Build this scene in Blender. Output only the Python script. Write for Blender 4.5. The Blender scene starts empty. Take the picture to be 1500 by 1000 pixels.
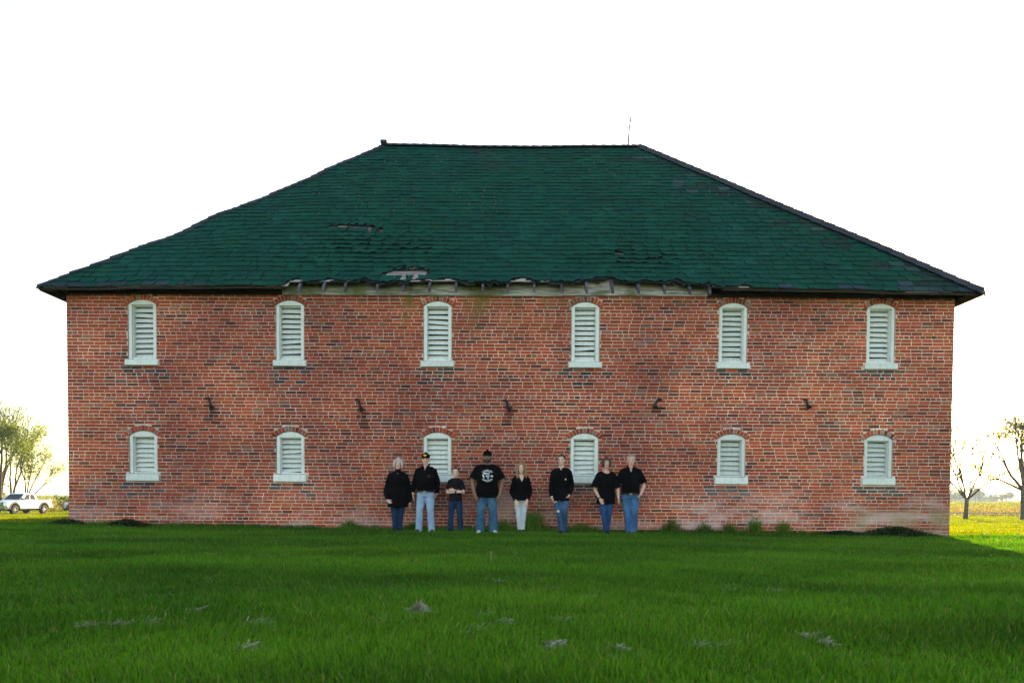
import bpy, bmesh, math, random
import numpy as np
from mathutils import Vector, Matrix, Quaternion
from mathutils.bvhtree import BVHTree

SC = bpy.context.scene
COL = SC.collection
rnd = random.Random(7)
RNG = np.random.default_rng(11)
rad = math.radians


# ------------------------------------------------------------------ object helpers
def tag(o, label=None, cat=None, group=None, kind=None):
    if label: o['label'] = label
    if cat: o['category'] = cat
    if group: o['group'] = group
    if kind: o['kind'] = kind
    return o


def empty(name, loc=(0, 0, 0), rz=0.0):
    o = bpy.data.objects.new(name, None)
    o.empty_display_size = 0.2
    o.location = loc
    o.rotation_euler = (0, 0, rz)
    COL.objects.link(o)
    return o


def link(name, me, mats, parent=None):
    o = bpy.data.objects.new(name, me)
    COL.objects.link(o)
    for m in (mats if isinstance(mats, (list, tuple)) else [mats]):
        me.materials.append(m)
    if parent: o.parent = parent
    return o


class MB:
    """collects shapes that become ONE mesh"""
    def __init__(self):
        self.v, self.f, self.c, self.m = [], [], [], []

    def add(self, vs, fs, col=None, mi=0):
        b = len(self.v)
        self.v.extend([tuple(p) for p in vs])
        self.c.extend([col or (1, 1, 1)] * len(vs))
        for f in fs:
            self.f.append(tuple(b + i for i in f))
            self.m.append(mi)

    def hexa(self, p, col=None, mi=0):      # 8 points: bottom ring 0-3, top ring 4-7
        self.add(p, [(3, 2, 1, 0), (4, 5, 6, 7), (0, 1, 5, 4), (1, 2, 6, 5), (2, 3, 7, 6), (3, 0, 4, 7)], col, mi)

    def box(self, x0, x1, y0, y1, z0, z1, col=None, mi=0, M=None):
        p = [(x0, y0, z0), (x1, y0, z0), (x1, y1, z0), (x0, y1, z0), (x0, y0, z1), (x1, y0, z1), (x1, y1, z1), (x0, y1, z1)]
        if M is not None: p = [M @ Vector(q) for q in p]
        self.hexa(p, col, mi)

    def quad(self, a, b, c, d, col=None, mi=0):
        self.add([a, b, c, d], [(0, 1, 2, 3)], col, mi)

    def prism(self, pts, ax, lo, hi, col=None, mi=0, M=None):
        """extrude a 2-D outline along axis ax ('x','y','z')"""
        n = len(pts)
        def mk(p, h):
            if ax == 'x': q = (h, p[0], p[1])
            elif ax == 'y': q = (p[0], h, p[1])
            else: q = (p[0], p[1], h)
            return M @ Vector(q) if M is not None else q
        vs = [mk(p, lo) for p in pts] + [mk(p, hi) for p in pts]
        fs = [tuple(range(n))[::-1], tuple(range(n, 2 * n))]
        fs += [(i, (i + 1) % n, n + (i + 1) % n, n + i) for i in range(n)]
        self.add(vs, fs, col, mi)

    def tube(self, pts, rx, ry=None, n=8, ref=(0, 1, 0), col=None, mi=0, caps=2):
        """loft of ellipses along a path, with rounded ends"""
        pts = [Vector(p) for p in pts]
        k = len(pts)
        rx = [rx] * k if not isinstance(rx, (list, tuple)) else list(rx)
        ry = rx if ry is None else ([ry] * k if not isinstance(ry, (list, tuple)) else list(ry))
        ref = Vector(ref)
        rings = []
        tang = []
        for i in range(k):
            t = (pts[min(i + 1, k - 1)] - pts[max(i - 1, 0)])
            t = t.normalized() if t.length > 1e-9 else Vector((0, 0, 1))
            tang.append(t)
        if caps:
            for a in (75, 40) if caps == 2 else (60,):
                s, c = math.sin(rad(a)), math.cos(rad(a))
                e = min(rx[0], ry[0])
                rings.append((pts[0] - tang[0] * e * s, tang[0], rx[0] * c, ry[0] * c))
        for i in range(k):
            rings.append((pts[i], tang[i], rx[i], ry[i]))
        if caps:
            for a in (40, 75) if caps == 2 else (60,):
                s, c = math.sin(rad(a)), math.cos(rad(a))
                e = min(rx[-1], ry[-1])
                rings.append((pts[-1] + tang[-1] * e * s, tang[-1], rx[-1] * c, ry[-1] * c))
        vs, fs = [], []
        for (p, t, a, b) in rings:
            s = ref.cross(t)
            if s.length < 1e-3: s = Vector((1, 0, 0)).cross(t)
            s.normalize()
            q = t.cross(s).normalized()
            for j in range(n):
                w = 2 * math.pi * j / n
                vs.append(p + s * (a * math.cos(w)) + q * (b * math.sin(w)))
        R = len(rings)
        for i in range(R - 1):
            for j in range(n):
                fs.append((i * n + j, i * n + (j + 1) % n, (i + 1) * n + (j + 1) % n, (i + 1) * n + j))
        fs.append(tuple(range(n))[::-1])
        fs.append(tuple((R - 1) * n + j for j in range(n)))
        self.add(vs, fs, col, mi)

    def ball(self, c, rx, ry, rz, n=12, m=8, col=None, mi=0, R=None):
        vs, fs = [], []
        c = Vector(c)
        for i in range(m + 1):
            ph = -math.pi / 2 + math.pi * i / m
            cr = max(math.cos(ph), 0.02)
            for j in range(n):
                th = 2 * math.pi * j / n
                q = Vector((rx * cr * math.cos(th), ry * cr * math.sin(th), rz * math.sin(ph)))
                if R is not None: q = R @ q
                vs.append(c + q)
        for i in range(m):
            for j in range(n):
                fs.append((i * n + j, i * n + (j + 1) % n, (i + 1) * n + (j + 1) % n, (i + 1) * n + j))
        fs.append(tuple(range(n))[::-1]); fs.append(tuple(m * n + j for j in range(n)))
        self.add(vs, fs, col, mi)

    def mesh(self, name, smooth=False, tint=False):
        me = bpy.data.meshes.new(name)
        me.from_pydata(self.v, [], self.f)
        if any(self.m): me.polygons.foreach_set('material_index', self.m)
        if tint:
            at = me.attributes.new('tint', 'FLOAT_COLOR', 'POINT')
            a = np.ones((len(self.v), 4), np.float32); a[:, :3] = np.array(self.c, np.float32)
            at.data.foreach_set('color', a.ravel())
        me.validate()
        me.update()
        if smooth: me.polygons.foreach_set('use_smooth', [True] * len(me.polygons))
        return me

    def build(self, name, mats, parent=None, smooth=False, tint=False):
        return link(name, self.mesh(name, smooth, tint), mats, parent)


def fast_mesh(name, verts, quads=None, tris=None, tint=None):
    """numpy arrays straight into a mesh (blades, leaves)"""
    me = bpy.data.meshes.new(name)
    nq = 0 if quads is None else len(quads); ntr = 0 if tris is None else len(tris)
    loops = np.concatenate([quads.ravel() if nq else np.zeros(0, int), tris.ravel() if ntr else np.zeros(0, int)]).astype(np.int32)
    starts = np.concatenate([np.arange(nq) * 4, nq * 4 + np.arange(ntr) * 3]).astype(np.int32)
    me.vertices.add(len(verts)); me.vertices.foreach_set('co', verts.astype(np.float32).ravel())
    me.loops.add(len(loops)); me.loops.foreach_set('vertex_index', loops)
    me.polygons.add(nq + ntr); me.polygons.foreach_set('loop_start', starts)
    me.update(calc_edges=True)
    if tint is not None:
        at = me.attributes.new('tint', 'FLOAT_COLOR', 'POINT')
        a = np.ones((len(verts), 4), np.float32); a[:, :3] = tint
        at.data.foreach_set('color', a.ravel())
    return me


# ------------------------------------------------------------------ material helpers
class NT:
    def __init__(self, name):
        self.mat = bpy.data.materials.new(name); self.mat.use_nodes = True
        self.t = self.mat.node_tree; self.t.nodes.clear()
        self.out = self.n('ShaderNodeOutputMaterial')

    def n(self, typ, **kw):
        x = self.t.nodes.new(typ)
        for k, v in kw.items(): setattr(x, k, v)
        return x

    def put(self, sock, v):
        if hasattr(v, 'is_output'): self.t.links.new(v, sock)
        else:
            if isinstance(v, (tuple, list)) and len(v) == 3 and sock.type == 'RGBA': v = (*v, 1)
            sock.default_value = v

    def math(self, op, a, b=0.0, clamp=False):
        x = self.n('ShaderNodeMath', operation=op, use_clamp=clamp)
        self.put(x.inputs[0], a); self.put(x.inputs[1], b)
        return x.outputs[0]

    def mul(self, a, b): return self.math('MULTIPLY', a, b)
    def addm(self, a, b): return self.math('ADD', a, b)

    def mix(self, f, a, b, mode='MIX'):
        x = self.n('ShaderNodeMix', data_type='RGBA', blend_type=mode)
        self.put(x.inputs[0], f); self.put(x.inputs[6], a); self.put(x.inputs[7], b)
        return x.outputs[2]

    def coord(self, which='Object'): return self.n('ShaderNodeTexCoord').outputs[which]

    def xyz(self, v):
        x = self.n('ShaderNodeSeparateXYZ'); self.put(x.inputs[0], v)
        return x.outputs

    def mapping(self, v, scale=(1, 1, 1), loc=(0, 0, 0)):
        x = self.n('ShaderNodeMapping'); self.put(x.inputs[0], v)
        x.inputs['Scale'].default_value = scale; x.inputs['Location'].default_value = loc
        return x.outputs[0]

    def noise(self, v, scale=5, detail=4, rough=0.55):
        x = self.n('ShaderNodeTexNoise'); self.put(x.inputs['Vector'], v)
        x.inputs['Scale'].default_value = scale; x.inputs['Detail'].default_value = detail; x.inputs['Roughness'].default_value = rough
        return x.outputs[0]

    def smooth(self, v, lo, hi, a=0.0, b=1.0):
        x = self.n('ShaderNodeMapRange', interpolation_type='SMOOTHSTEP'); self.put(x.inputs[0], v)
        for i, q in enumerate((lo, hi, a, b)): x.inputs[i + 1].default_value = q
        return x.outputs[0]

    def attr(self, name='tint', out='Color'):
        return self.n('ShaderNodeAttribute', attribute_name=name).outputs[out]

    def bump(self, h, strength=0.3, dist=0.01):
        x = self.n('ShaderNodeBump'); self.put(x.inputs['Height'], h)
        x.inputs['Strength'].default_value = strength; x.inputs['Distance'].default_value = dist
        return x.outputs[0]

    def bsdf(self, col, rough=0.8, metal=0.0, normal=None, spec=0.3, **kw):
        p = self.n('ShaderNodeBsdfPrincipled')
        self.put(p.inputs['Base Color'], col); self.put(p.inputs['Roughness'], rough); self.put(p.inputs['Metallic'], metal)
        p.inputs['Specular IOR Level'].default_value = spec
        if normal is not None: self.put(p.inputs['Normal'], normal)
        for k, v in kw.items(): self.put(p.inputs[k.replace('_', ' ')], v)
        return p.outputs[0]

    def done(self, sh):
        self.t.links.new(sh, self.out.inputs['Surface'])
        return self.mat


def plain(name, col, rough=0.8, var=0.25, scale=8, bump=0.15, bscale=40, metal=0.0, spec=0.3, dist=0.01):
    m = NT(name); c = m.coord()
    f = m.noise(c, scale, 5)
    dark = tuple(q * (1 - var) for q in col); lite = tuple(min(1, q * (1 + var)) for q in col)
    colr = m.mix(m.smooth(f, 0.3, 0.7), dark, lite)
    nb = m.bump(m.noise(c, bscale, 4), bump, dist) if bump else None
    return m.done(m.bsdf(colr, rough, metal, nb, spec))


def leafy(name, trans=0.35, tcol=(1.25, 1.15, 0.6), rough=0.55, spec=0.25):
    """tinted by the 'tint' attribute, light passes through"""
    m = NT(name); c = m.attr()
    p = m.bsdf(c, rough, spec=spec)
    t = m.n('ShaderNodeBsdfTranslucent'); m.put(t.inputs[0], m.mix(1.0, c, tcol, 'MULTIPLY'))
    x = m.n('ShaderNodeMixShader'); x.inputs[0].default_value = trans
    m.t.links.new(p, x.inputs[1]); m.t.links.new(t.outputs[0], x.inputs[2])
    return m.done(x.outputs[0])


def hnoise(x, y, s=1.0, seed=0.0):
    """smooth pseudo-noise in about -1..1 (numpy)"""
    x = np.asarray(x, float) * s + seed * 7.13; y = np.asarray(y, float) * s - seed * 3.77
    return (np.sin(x * 1.0 + 1.7 * np.sin(y * 0.83 + seed)) + np.sin(y * 1.31 + 1.3 * np.sin(x * 0.71 + 2.1))
            + 0.6 * np.sin(2.3 * x - 1.9 * y + 1.1) + 0.5 * np.sin(3.7 * x + 2.9 * y + 0.4 + np.sin(1.7 * y))) / 3.1


def sstep(a, b, x):
    t = np.clip((np.asarray(x, float) - a) / (b - a), 0, 1)
    return t * t * (3 - 2 * t)


CAM = np.array((0.0, -16.15, 0.82))
WX0, WX1 = -9.98, 9.86           # front wall, left and right end
BD = 12.0                        # depth of the building
def gz(x, y):
    """height of the ground"""
    x = np.asarray(x, float); y = np.asarray(y, float)
    z = -0.0075 * np.clip(x, -13, 13) * (1 - sstep(5, 30, y))
    z = z - 1.17 * sstep(1, 46, y)
    z = z + 0.018 * hnoise(x, y, 0.55, 1.0) * (1 - sstep(60, 120, y))
    return z
# ------------------------------------------------------------------ materials of the building
def brick_material():
    m = NT('old_brick'); c = m.coord(); x, y, z = m.xyz(c)
    base = m.attr()
    fine = m.noise(c, 30, 6, 0.65)
    col = m.mix(1.0, base, m.mix(m.smooth(fine, 0.25, 0.75), (0.72, 0.70, 0.70), (1.22, 1.22, 1.22)), 'MULTIPLY')
    big = m.noise(m.mapping(c, (1, 1, 1.6)), 0.55, 4)
    col = m.mix(1.0, col, m.mix(m.smooth(big, 0.3, 0.7), (0.74, 0.70, 0.74), (1.18, 1.12, 1.04)), 'MULTIPLY')
    wide = m.noise(m.mapping(c, (1, 1, 0.5)), 0.22, 3)
    col = m.mix(1.0, col, m.mix(m.smooth(wide, 0.35, 0.65), (0.80, 0.74, 0.76), (1.14, 1.12, 1.08)), 'MULTIPLY')
    # lime bloom low on the wall
    bl = m.noise(m.mapping(c, (0.7, 1, 2.6)), 1.1, 6, 0.62)
    low = m.smooth(z, 0.15, 1.25, 1.0, 0.0)
    f = m.mul(m.smooth(bl, 0.43, 0.62), low)
    xr = m.smooth(x, 2.2, 5.5, 0.35, 1.0)
    col = m.mix(m.mul(m.mul(f, xr), 0.80), col, (0.60, 0.44, 0.42))
    # a buff limewash at the right foot and one patch between the people
    tan = m.mul(m.mul(m.smooth(x, 7.2, 8.2), m.smooth(z, 0.35, 0.75, 1.0, 0.0)), m.smooth(m.noise(c, 1.7, 5), 0.36, 0.56))
    col = m.mix(m.mul(tan, 0.7), col, (0.36, 0.27, 0.17))
    dx = m.math('ABSOLUTE', m.math('SUBTRACT', x, -0.22))
    dz = m.math('ABSOLUTE', m.math('SUBTRACT', z, 0.62))
    pat = m.mul(m.smooth(dx, 0.20, 0.34, 1.0, 0.0), m.smooth(dz, 0.20, 0.42, 1.0, 0.0))
    col = m.mix(m.mul(pat, 0.55), col, (0.56, 0.36, 0.32))
    # pale weathering everywhere, light specks
    sp = m.smooth(m.noise(c, 9, 5, 0.7), 0.60, 0.74)
    col = m.mix(m.mul(sp, 0.30), col, (0.52, 0.42, 0.39))
    # moss under the broken eave
    mo = m.noise(m.mapping(c, (1.2, 1, 0.55)), 1.5, 5)
    top = m.smooth(z, 4.1, 5.25)
    xm = m.mul(m.smooth(x, -3.6, -2.2), m.smooth(x, 0.6, 2.4, 1.0, 0.0))
    col = m.mix(m.mul(m.mul(m.smooth(mo, 0.47, 0.66), top), m.mul(xm, 0.75)), col, (0.12, 0.105, 0.018))
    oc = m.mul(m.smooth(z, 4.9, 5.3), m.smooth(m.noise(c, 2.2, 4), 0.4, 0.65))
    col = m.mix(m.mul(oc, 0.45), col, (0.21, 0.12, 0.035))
    nb = m.bump(fine, 0.55, 0.006)
    return m.done(m.bsdf(col, 0.92, 0, nb, 0.15))


def shingle_material():
    m = NT('green_shingle'); c = m.coord()
    base = m.attr()
    n1 = m.noise(c, 1.2, 5); n2 = m.noise(c, 55, 4, 0.7)
    col = m.mix(1.0, base, m.mix(m.smooth(n1, 0.3, 0.7), (0.82, 0.85, 0.85), (1.15, 1.12, 1.1)), 'MULTIPLY')
    col = m.mix(1.0, col, m.mix(m.smooth(n2, 0.3, 0.7), (0.75, 0.75, 0.75), (1.25, 1.25, 1.25)), 'MULTIPLY')
    return m.done(m.bsdf(col, 0.9, 0, m.bump(n2, 0.4, 0.004), 0.06))


def board_material(name, a, b, moss=0.0):
    m = NT(name); c = m.coord()
    g = m.noise(m.mapping(c, (0.8, 9, 9)), 3, 6, 0.65)
    col = m.mix(m.smooth(g, 0.3, 0.7), a, b)
    col = m.mix(1.0, col, m.attr(), 'MULTIPLY')
    if moss:
        q = m.smooth(m.noise(c, 1.4, 5), 0.45, 0.68)
        col = m.mix(m.mul(q, moss), col, (0.10, 0.12, 0.02))
    return m.done(m.bsdf(col, 0.9, 0, m.bump(g, 0.6, 0.008), 0.15))


M_BRICK = brick_material()
M_SHINGLE = shingle_material()
M_BOARD = board_material('weathered_board', (0.16, 0.145, 0.14), (0.42, 0.37, 0.36))
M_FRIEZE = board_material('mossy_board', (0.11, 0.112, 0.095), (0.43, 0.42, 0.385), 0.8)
M_DARKWOOD = board_material('dark_stained_wood', (0.016, 0.012, 0.010), (0.045, 0.034, 0.026))
M_RAFTER = board_material('grey_rafter', (0.03, 0.028, 0.034), (0.15, 0.135, 0.16))
M_PAINT = None
def paint_material():
    m = NT('chalky_white_paint'); c = m.coord(); oi = m.n('ShaderNodeObjectInfo').outputs['Random']
    g = m.noise(m.mapping(c, (6, 6, 6)), 4, 6, 0.7)
    col = m.mix(m.smooth(g, 0.35, 0.7), (0.63, 0.68, 0.665), (0.73, 0.765, 0.755))
    col = m.mix(1.0, col, m.mix(oi, (0.84, 0.86, 0.85), (1.05, 1.04, 1.03)), 'MULTIPLY')
    ch = m.smooth(m.noise(m.mapping(c, (14, 14, 5)), 3, 5, 0.7), 0.60, 0.70)
    col = m.mix(m.mul(ch, 0.6), col, (0.27, 0.265, 0.24))
    gr = m.smooth(m.noise(m.mapping(c, (9, 9, 1.2)), 2.2, 4), 0.48, 0.72)
    col = m.mix(m.mul(gr, 0.35), col, (0.36, 0.37, 0.34))
    return m.done(m.bsdf(col, 0.75, 0, m.bump(g, 0.3, 0.004), 0.25))
M_PAINT = paint_material()
M_CAPSTRIP = plain('slate_cap', (0.020, 0.022, 0.030), 0.8, 0.35, 3)
M_FELT = plain('black_felt', (0.010, 0.010, 0.011), 0.95, 0.3, 6)
M_IRON = plain('rusty_iron', (0.030, 0.026, 0.027), 0.75, 0.5, 14, 0.4, 50, 0.3)

# ------------------------------------------------------------------ the brick building
BX = -0.06
WINX = [-0.035 + 3.305 * (k - 2.5) for k in range(6)]
COURSE, JOINT = 0.0765, 0.0125
WTOP = 5.36
OPEN = []                                     # (xc, half, sill bottom, sill top, spring, top)
for k, xc in enumerate(WINX):
    OPEN.append((xc, 0.315, 3.705, 3.85, 5.065, 5.175))
    OPEN.append((xc, 0.315, 1.13, 1.30, 2.14, 2.255))
RING = 0.112


def arc_r(half, rise): return (half * half + rise * rise) / (2 * rise)


def opening_half(o, z, ring):
    """half-width that is kept free of bricks at height z (0 when none)"""
    xc, h, sb, st, sp, tp = o
    if sb <= z < st: return h + 0.065
    if st <= z < sp - (0.02 if ring else 0): return h
    R = arc_r(h, tp - sp); cz = tp - R
    Ro = R + (RING if ring else 0)
    if z < cz + Ro:
        w = math.sqrt(max(Ro * Ro - (z - cz) ** 2, 0))
        lim = h + (0.065 if ring else 0)
        return min(w, lim)
    return 0.0


ANCH = ((-6.79, 2.80), (-3.44, 2.79), (-0.13, 2.80), (3.24, 2.86), (6.58, 2.88))
def streak(x, z):
    """rust and soot washed down below the anchors"""
    for i, (ax_, az) in enumerate(ANCH):
        L = (.42, .55, .40, .12, .10)[i]
        if abs(x - ax_ - .05) < .10 and az - L < z < az + .02: return .42
    return 1.0


def brick_col(x, z):
    r = rnd.random()
    q = float(hnoise(x, z * 1.5, 0.55, 4)) * .16 + float(hnoise(x, z * 2, 2.3, 9)) * .07
    r = min(max(r + q, 0), .999)
    if r < 0.60: c = (0.395, 0.082, 0.044)
    elif r < 0.76: c = (0.310, 0.070, 0.040)
    elif r < 0.86: c = (0.165, 0.058, 0.046)
    elif r < 0.92: c = (0.40, 0.100, 0.035)
    else: c = (0.29, 0.125, 0.090)
    k = rnd.uniform(0.72, 1.14) * streak(x, z)
    c = [q * k for q in c]
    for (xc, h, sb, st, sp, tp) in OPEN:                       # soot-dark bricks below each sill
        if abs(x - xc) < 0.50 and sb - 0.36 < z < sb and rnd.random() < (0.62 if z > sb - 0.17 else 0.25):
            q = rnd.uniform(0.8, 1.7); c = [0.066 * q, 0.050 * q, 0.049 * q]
    return tuple(c)


def mortar_col(x, z):
    n = float(hnoise(x, z, 1.3, 2))
    n2 = float(hnoise(x, z, 5.1, 4))
    k = 1.0 + 0.16 * n + 0.12 * n2 + rnd.uniform(-0.06, 0.06)
    c = [0.60 * k, 0.485 * k, 0.425 * k]
    for (xc, h, sb, st, sp, tp) in OPEN:                       # bright repointing in the crack above the lower windows
        if tp < 3 and tp + 0.05 < z < 3.7:
            off = 0.15 * math.sin(z * 7 + xc)
            if abs(x - xc - off) < 0.16 and rnd.random() < 0.5: c = [0.72, 0.69, 0.67]
        if abs(x - xc) < 0.62 and sb - 0.3 < z < sb + 0.25 and abs(x - xc) > 0.2 and rnd.random() < 0.5: c = [0.62, 0.58, 0.57]
    if rnd.random() < 0.02: c = [0.66, 0.61, 0.58]
    k = streak(x, z) ** .5
    return tuple(min(q * k, 0.74) for q in c)


def brick_wall(mb, x0, x1, ztop, opens, P, zbot=-0.35):
    """bricks and mortar of one wall; P(x, out, z) places a point"""
    rows = int((ztop - zbot) / COURSE)
    for r in range(rows):
        z0 = zbot + r * COURSE; z1 = z0 + COURSE - JOINT
        zc = (z0 + z1) / 2
        head = (r % 6 == 2)
        mod = 0.1225 if head else 0.245
        x = x0 - (mod * 0.5 if r % 2 else 0.0) - rnd.uniform(0, 0.03)
        cuts = []
        for o in opens:
            w = max(opening_half(o, z0 + 0.01, True), opening_half(o, zc, True), opening_half(o, z1, True) if z1 < o[4] else 0)
            if w > 0: cuts.append((o[0] - w - 0.006, o[0] + w + 0.006))
        while x < x1:
            L = mod * rnd.uniform(0.94, 1.06)
            if not head and rnd.random() < 0.035: L *= 0.55
            a, b = max(x, x0), min(x + L - JOINT * rnd.uniform(0.75, 1.3), x1)
            x += L
            seg = [(a, b)]
            for (c0, c1) in cuts:
                ns = []
                for (p, q) in seg:
                    if c1 <= p or c0 >= q: ns.append((p, q))
                    else:
                        if p < c0: ns.append((p, c0))
                        if c1 < q: ns.append((c1, q))
                seg = ns
            for (p, q) in seg:
                if q - p < 0.03: continue
                out = 0.004 + rnd.uniform(0, 0.006)
                j = lambda s=0.0028: rnd.uniform(-s, s)
                b0, b1 = z0 + j(), z1 + j()
                col = brick_col((p + q) / 2, zc)
                # front face inset a little from its root, so that edges are eased
                e = 0.003
                rt = [P(p, -0.004, b0), P(q, -0.004, b0 + j(0.001)), P(q, -0.004, b1), P(p, -0.004, b1)]
                fr = [P(p + e + j(.002), out, b0 + e), P(q - e + j(.002), out, b0 + e + j(.002)), P(q - e + j(.002), out, b1 - e), P(p + e, out, b1 - e + j(.002))]
                mb.add(rt + fr, [(4, 5, 6, 7), (0, 1, 5, 4), (1, 2, 6, 5), (2, 3, 7, 6), (3, 0, 4, 7)], col)
    # mortar face, in a fine grid so that it can vary, with the openings left out
    xs = [x0 + (x1 - x0) * i / 180 for i in range(181)] if opens else [x0, (x0 + x1) / 2, x1]
    ex = []
    for o in opens: ex += [o[0] - o[1] + 2 * o[1] * i / 12 for i in range(13)]
    xs = sorted(set([q for q in xs if all(abs(q - w) > 0.02 for w in ex)] + ex))
    zs = [zbot + COURSE * i for i in range(rows + 1)] if opens else [zbot, ztop]
    colz = {}
    for i in range(len(xs) - 1):
        a, b = xs[i], xs[i + 1]; mid = (a + b) / 2
        spans = [(zs[0], ztop)]
        for o in opens:
            if abs(mid - o[0]) < o[1]:
                R = arc_r(o[1], o[5] - o[4]); cz = o[5] - R
                top = cz + math.sqrt(max(R * R - (mid - o[0]) ** 2, 0))
                ns = []
                for (p, q) in spans:
                    if o[3] > p and o[3] < q: ns += [(p, o[3] - 0.01), (top + 0.004, q)]
                    else: ns.append((p, q))
                spans = ns
        for (p, q) in spans:
            n = max(1, int(round((q - p) / (COURSE * 2)))) if opens else 1
            for s in range(n):
                u, w = p + (q - p) * s / n, p + (q - p) * (s + 1) / n
                mb.add([P(a, 0, u), P(b, 0, u), P(b, 0, w), P(a, 0, w)], [(0, 1, 2, 3)], mortar_col(mid, (u + w) / 2))


BLD = empty('brick_building', (BX, 0, 0))
tag(BLD, 'old two storey red brick barn with a green shingle hip roof', 'barn')
BLD.location = (0, 0, 0)
wall = MB()
brick_wall(wall, WX0, WX1, WTOP, OPEN, lambda x, o, z: (x, -o, z))
for o in OPEN:                                    # brick arch of voussoirs and the side faces of each opening
    xc, h, sb, st, sp, tp = o
    R = arc_r(h, tp - sp); cz = tp - R
    a0 = math.asin(h / R) + 0.10
    n = 11
    for i in range(n):
        t0 = -a0 + 2 * a0 * i / n + 0.012; t1 = -a0 + 2 * a0 * (i + 1) / n - 0.012
        ro = R + RING + rnd.uniform(-0.006, 0.006); ri = R + 0.006
        pt = lambda t, r, out: (xc + r * math.sin(t), -out, cz + r * math.cos(t))
        out = 0.006 + rnd.uniform(0, 0.006)
        vs = [pt(t0, ri, -0.004), pt(t1, ri, -0.004), pt(t1, ro, -0.004), pt(t0, ro, -0.004), pt(t0, ri, out), pt(t1, ri, out), pt(t1, ro, out), pt(t0, ro, out)]
        c = brick_col(0, 3.0) if rnd.random() < 0.85 else (0.30, 0.20, 0.17)
        wall.add(vs, [(4, 5, 6, 7), (0, 1, 5, 4), (1, 2, 6, 5), (2, 3, 7, 6), (3, 0, 4, 7)], c)
    d = 0.12
    mc = (0.30, 0.16, 0.13)
    for s in (-1, 1):
        wall.add([(xc + s * h, 0, st), (xc + s * h, d, st), (xc + s * h, d, sp), (xc + s * h, 0, sp)], [(0, 1, 2, 3)], mc)
    for i in range(12):
        q0 = xc - h + 2 * h * i / 12; q1 = xc - h + 2 * h * (i + 1) / 12
        zz = lambda q: cz + math.sqrt(max(R * R - (q - xc) ** 2, 0))
        wall.add([(q0, 0, zz(q0)), (q1, 0, zz(q1)), (q1, d, zz(q1)), (q0, d, zz(q0))], [(0, 1, 2, 3)], mc)
wall.build('wall', M_BRICK, BLD, tint=True)
for P_, a, b in ((lambda x, o, z: (WX0 - o, x, z), 0.002, BD), (lambda x, o, z: (WX1 + o, x, z), 0.002, BD), (lambda x, o, z: (x, BD + o, z), WX0, WX1)):
    w2 = MB(); brick_wall(w2, a, b, 5.68 if a == WX0 else WTOP, [], P_); w2.build('wall', M_BRICK, BLD, tint=True)

# ---- windows: painted frame, wooden louver, sill
def louver_window(o, k, upper):
    xc, h, sb, st, sp, tp = o
    f = MB()
    R = arc_r(h, tp - sp); cz = tp - R
    hw = h - 0.006
    yf, yb = 0.016, 0.075
    head = sp - 0.005 if upper else sp - 0.02            # top of the square opening
    ins = 0.068
    # side boards, then the arched head board, butted
    for s in (-1, 1):
        a, b = sorted((xc + s * hw, xc + s * (hw - ins)))
        f.box(a, b, yf, yb, st, head)
    pts = [(xc - hw, head + .001), (xc + hw, head + .001)]
    for i in range(13):
        q = xc + hw - 2 * hw * i / 12
        pts.append((q, cz + math.sqrt(max((R - 0.006) ** 2 - (q - xc) ** 2, 0))))
    f.prism(pts, 'y', yf, yb)
    # deep jamb lining behind the boards
    li = hw - ins
    for s in (-1, 1):
        a, b = sorted((xc + s * (li + 0.012), xc + s * (li - 0.012)))
        f.box(a, b, yb + 0.001, 0.235, st, head)
    f.box(xc - li + .013, xc + li - .013, yb + 0.001, 0.235, head - 0.02, head)
    f.box(xc - li + .013, xc + li - .013, yf + 0.02, 0.235, st, st + 0.03)
    w = f.build('window', M_PAINT, BLD)
    sl = MB()
    n = 10 if upper else 7
    z0, z1 = st + 0.045, head - 0.03
    pit = (z1 - z0) / n
    for i in range(n):
        zz = z0 + pit * i
        tw = rnd.uniform(-0.006, 0.006) * (3 if rnd.random() < .12 else 1); dr = rnd.uniform(-0.006, 0.006)
        hb = pit * 0.93
        a, b = xc - li + 0.016, xc + li - 0.016
        t = 0.016
        sl.hexa([(a, 0.125, zz + tw), (b, 0.125, zz - tw), (b, 0.125 + t, zz - tw + 0.004), (a, 0.125 + t, zz + tw + 0.004),
                 (a, 0.205, zz + hb + tw + dr), (b, 0.205, zz + hb - tw + dr), (b, 0.205 + t, zz + hb - tw + dr + 0.004), (a, 0.205 + t, zz + hb + tw + dr + 0.004)])
    sl.build('louver', M_PAINT, w)
    s = MB()
    sw = h + 0.055
    s.hexa([(xc - sw, -0.065, sb), (xc + sw, -0.065, sb + rnd.uniform(-.008, .008)), (xc + sw, 0.10, sb), (xc - sw, 0.10, sb),
            (xc - sw, -0.060, st - 0.022), (xc + sw, -0.060, st - 0.022), (xc + sw, 0.10, st - 0.002), (xc - sw, 0.10, st - 0.002)])
    so = s.build('sill', M_PAINT, w)
    bv = so.modifiers.new('ease', 'BEVEL'); bv.width = 0.012; bv.segments = 2
for i, o in enumerate(OPEN): louver_window(o, i // 2, i % 2 == 0)

lf = MB(); lf.box(WX0 + .05, WX1 - .05, .26, BD - .05, 5.20, 5.24); lf.build('light_block_floor', M_DARKWOOD, BLD, tint=True)  # added unseen floor, blocks daylight leaking through to the window louvers
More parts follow.
